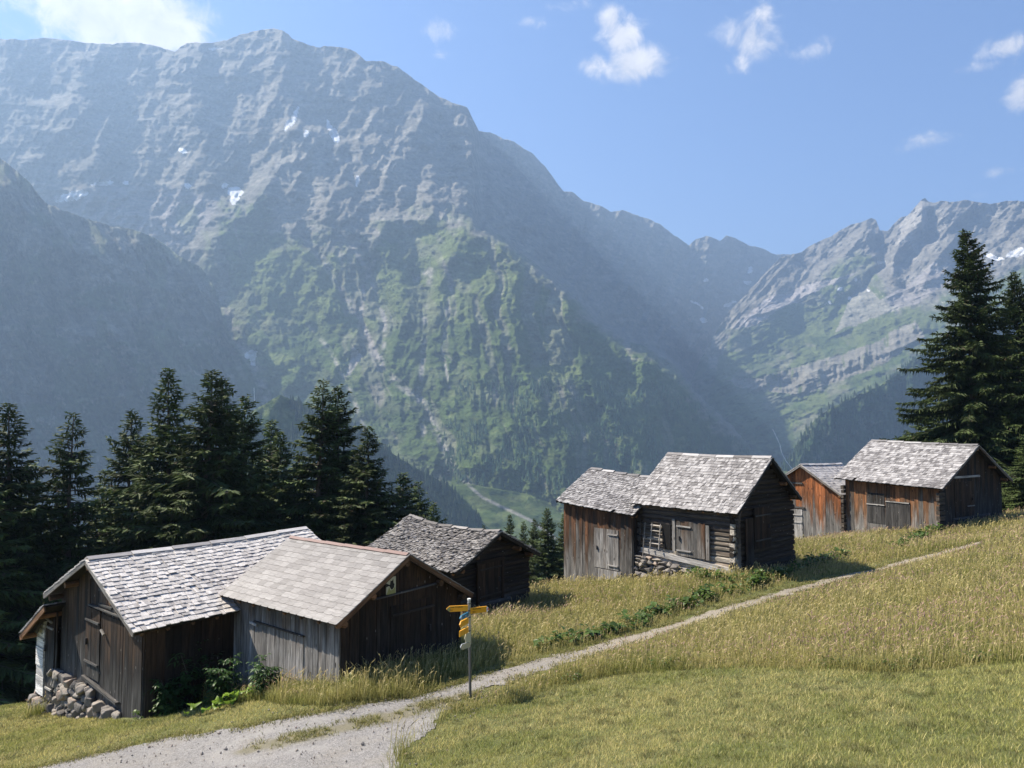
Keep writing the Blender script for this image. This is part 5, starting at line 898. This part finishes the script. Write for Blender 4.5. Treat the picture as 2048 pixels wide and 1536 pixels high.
weeds('dock_leaves', 'broad green dock leaves in a band along the upper edge of the gravel path', [([(1215, 1272), (1300, 1238), (1380, 1212), (1470, 1182), (1560, 1158)], .38), ([(1560, 1158), (1640, 1128), (1700, 1110)], .3), ([(1790, 1098), (1860, 1070), (1930, 1050)], .35), ([(1060, 1308), (1120, 1290), (1215, 1272)], .22), ([(960, 1330), (1030, 1318)], .2), ([(1330, 1150), (1400, 1160), (1460, 1170)], .3)], 34, .40, .14, .30, c3(.055, .10, .022), c3(.11, .17, .04))
weeds('wall_weeds', 'leafy dark green weeds crowding the foot of the barn and shed walls', [([(310, 1435), (380, 1420), (450, 1405), (520, 1392)], .4), ([(340, 1415), (430, 1385), (520, 1375)], .4), ([(760, 1340), (850, 1310), (920, 1290)], .3), ([(700, 1380), (800, 1350)], .2)], 38, .35, .06, .16, c3(.05, .09, .02), c3(.12, .18, .04))
weeds('mowing_edge_weeds', 'low dark weeds along the edge where the mowing stops', [([(1640, 1332), (1760, 1340), (1880, 1330), (2048, 1318)], .18), ([(1100, 1372), (1250, 1342), (1400, 1332)], .08)], 60, .2, .05, .11, c3(.05, .085, .02), c3(.10, .15, .035))
# coltsfoot-like big pale leaves by the barn
p = np.array([hit(*q)[:2] for q in ((470, 1408), (478, 1400), (462, 1412), (500, 1400), (440, 1420), (380, 1436), (425, 1425), (515, 1398))]); P = np.repeat(p, 4, 0)+rng.normal(0, .08, (len(p)*4, 2)); n = len(P); a = rng.uniform(0, 6.28, n); d = np.stack([np.cos(a)*.6, np.sin(a)*.6, np.full(n, .75)], -1); ln = rng.uniform(.16, .3, n)
V, F, C_ = leaves(np.column_stack([P, gz(P[:, 0], P[:, 1])+rng.uniform(.05, .25, n)]), d, ln, ln*.95, c3(.19, .30, .035)*rng.uniform(.7, 1.2, (n, 1)), .8); tag(leafobj('butterbur_leaves', V, F, C_), 'big bright green round leaves in front of the dark barn wall', 'weeds', kind='stuff')
# shrubs with divided leaves
def elder(px, py, Y, H, nst, label):
    q = at(px, py, Y); x, y = q[0], q[1]; z = g1(x, y); root = empty('elder_bush', (x, y, z)); tag(root, label, 'bush', 'elder bushes between barn and shed'); st = MB(); VV, FF, CC, nb = [], [], [], 0
    for i in range(nst):
        a = rng.uniform(0, 6.28); ln = H*rng.uniform(.55, 1.); tip = np.array([math.cos(a)*ln*.32, math.sin(a)*ln*.32, ln]); b0 = np.array([math.cos(a)*.06, math.sin(a)*.06, -.05]); st.prism(b0, tip*.6, .014, .010, 5); st.prism(tip*.6, tip, .010, .004, 5)
        for t in np.arange(.25, 1.01, .09):
            c = b0+(tip-b0)*t
            for j in range(3):
                aa = rng.uniform(0, 6.28); pd = np.array([math.cos(aa), math.sin(aa), rng.uniform(-.1, .5)]); pd /= np.linalg.norm(pd); pl = rng.uniform(.16, .3); sd = np.cross(pd, [0, 0, 1]); B = np.array([c+pd*pl*u for u in (.35, .35, .65, .65, .95)]); Dd = np.array([pd*.5+sd*.8, pd*.5-sd*.8, pd*.6+sd*.7, pd*.6-sd*.7, pd])+rng.normal(0, .12, (5, 3)); Dd /= np.linalg.norm(Dd, axis=1)[:, None]
                l5 = rng.uniform(.08, .14, 5); V, F, C_ = leaves(B, Dd, l5, l5*.42, c3(.05, .10, .028)*rng.uniform(.7, 1.3, (5, 1)), .45); VV.append(V); FF.append(F+nb); CC.append(C_); nb += len(V)
    st.build('stem', M['warm'], root); leafobj('foliage', np.vstack(VV), np.vstack(FF), np.vstack(CC), root)
elder(395, 1385, 18.3, 1.5, 5, 'tallest elder bush against the dark long wall of the barn'); elder(455, 1395, 17.6, 1.05, 5, 'elder bush with sunlit shoots in the corner between barn and shed'); elder(535, 1385, 17.2, .95, 4, 'elder bush in front of the left end of the grey shed wall'); elder(345, 1410, 17.8, .8, 6, 'low elder bush near the front corner of the barn long wall')
# loose stones on the gravel and its edge
import bmesh
n = 900; t = rng.random(n); ii = rng.integers(0, len(GRP)-1, n); q = np.array(GRP)[ii]; qq = np.array(GRP)[ii+1]; P = q+(qq-q)*t[:, None]+rng.normal(0, .35, (n, 2)); x2, y2 = rng.uniform(-14, 4, 3500), rng.uniform(10, 20, 3500); k = on_gravel(x2, y2); P = np.vstack([P, np.column_stack([x2, y2])[k]]); k = inview(P[:, 0], P[:, 1]) & (P[:, 1] > 6) & (P[:, 1] < 34); P = P[k]; n = len(P)
bm = bmesh.new(); bmesh.ops.create_icosphere(bm, subdivisions=1, radius=1); bv = np.array([v.co[:] for v in bm.verts]); bf = np.array([[v.index for v in f.verts] for f in bm.faces]); bm.free()
sz = np.exp(rng.normal(-4.6, .4, n)); V = bv[None]*(sz[:, None, None]*rng.uniform(.6, 1.3, (n, 1, 3)))*(1+.3*(rng.random((n, 12, 1))-.5)); V[..., :2] += P[:, None]; V[..., 2] += (gz(P[:, 0], P[:, 1])+.028)[:, None]
tag(link('loose_stones', np_mesh('loose_stones', V.reshape(-1, 3), [((np.arange(n)*12)[:, None, None]+bf[None]).reshape(-1, 3)], [M['stone']], {'tone': ('FLOAT', 'POINT', np.repeat(rng.uniform(.65, 1, n), 12))})), 'small loose stones scattered over the gravel and its edges', 'stones', kind='stuff')
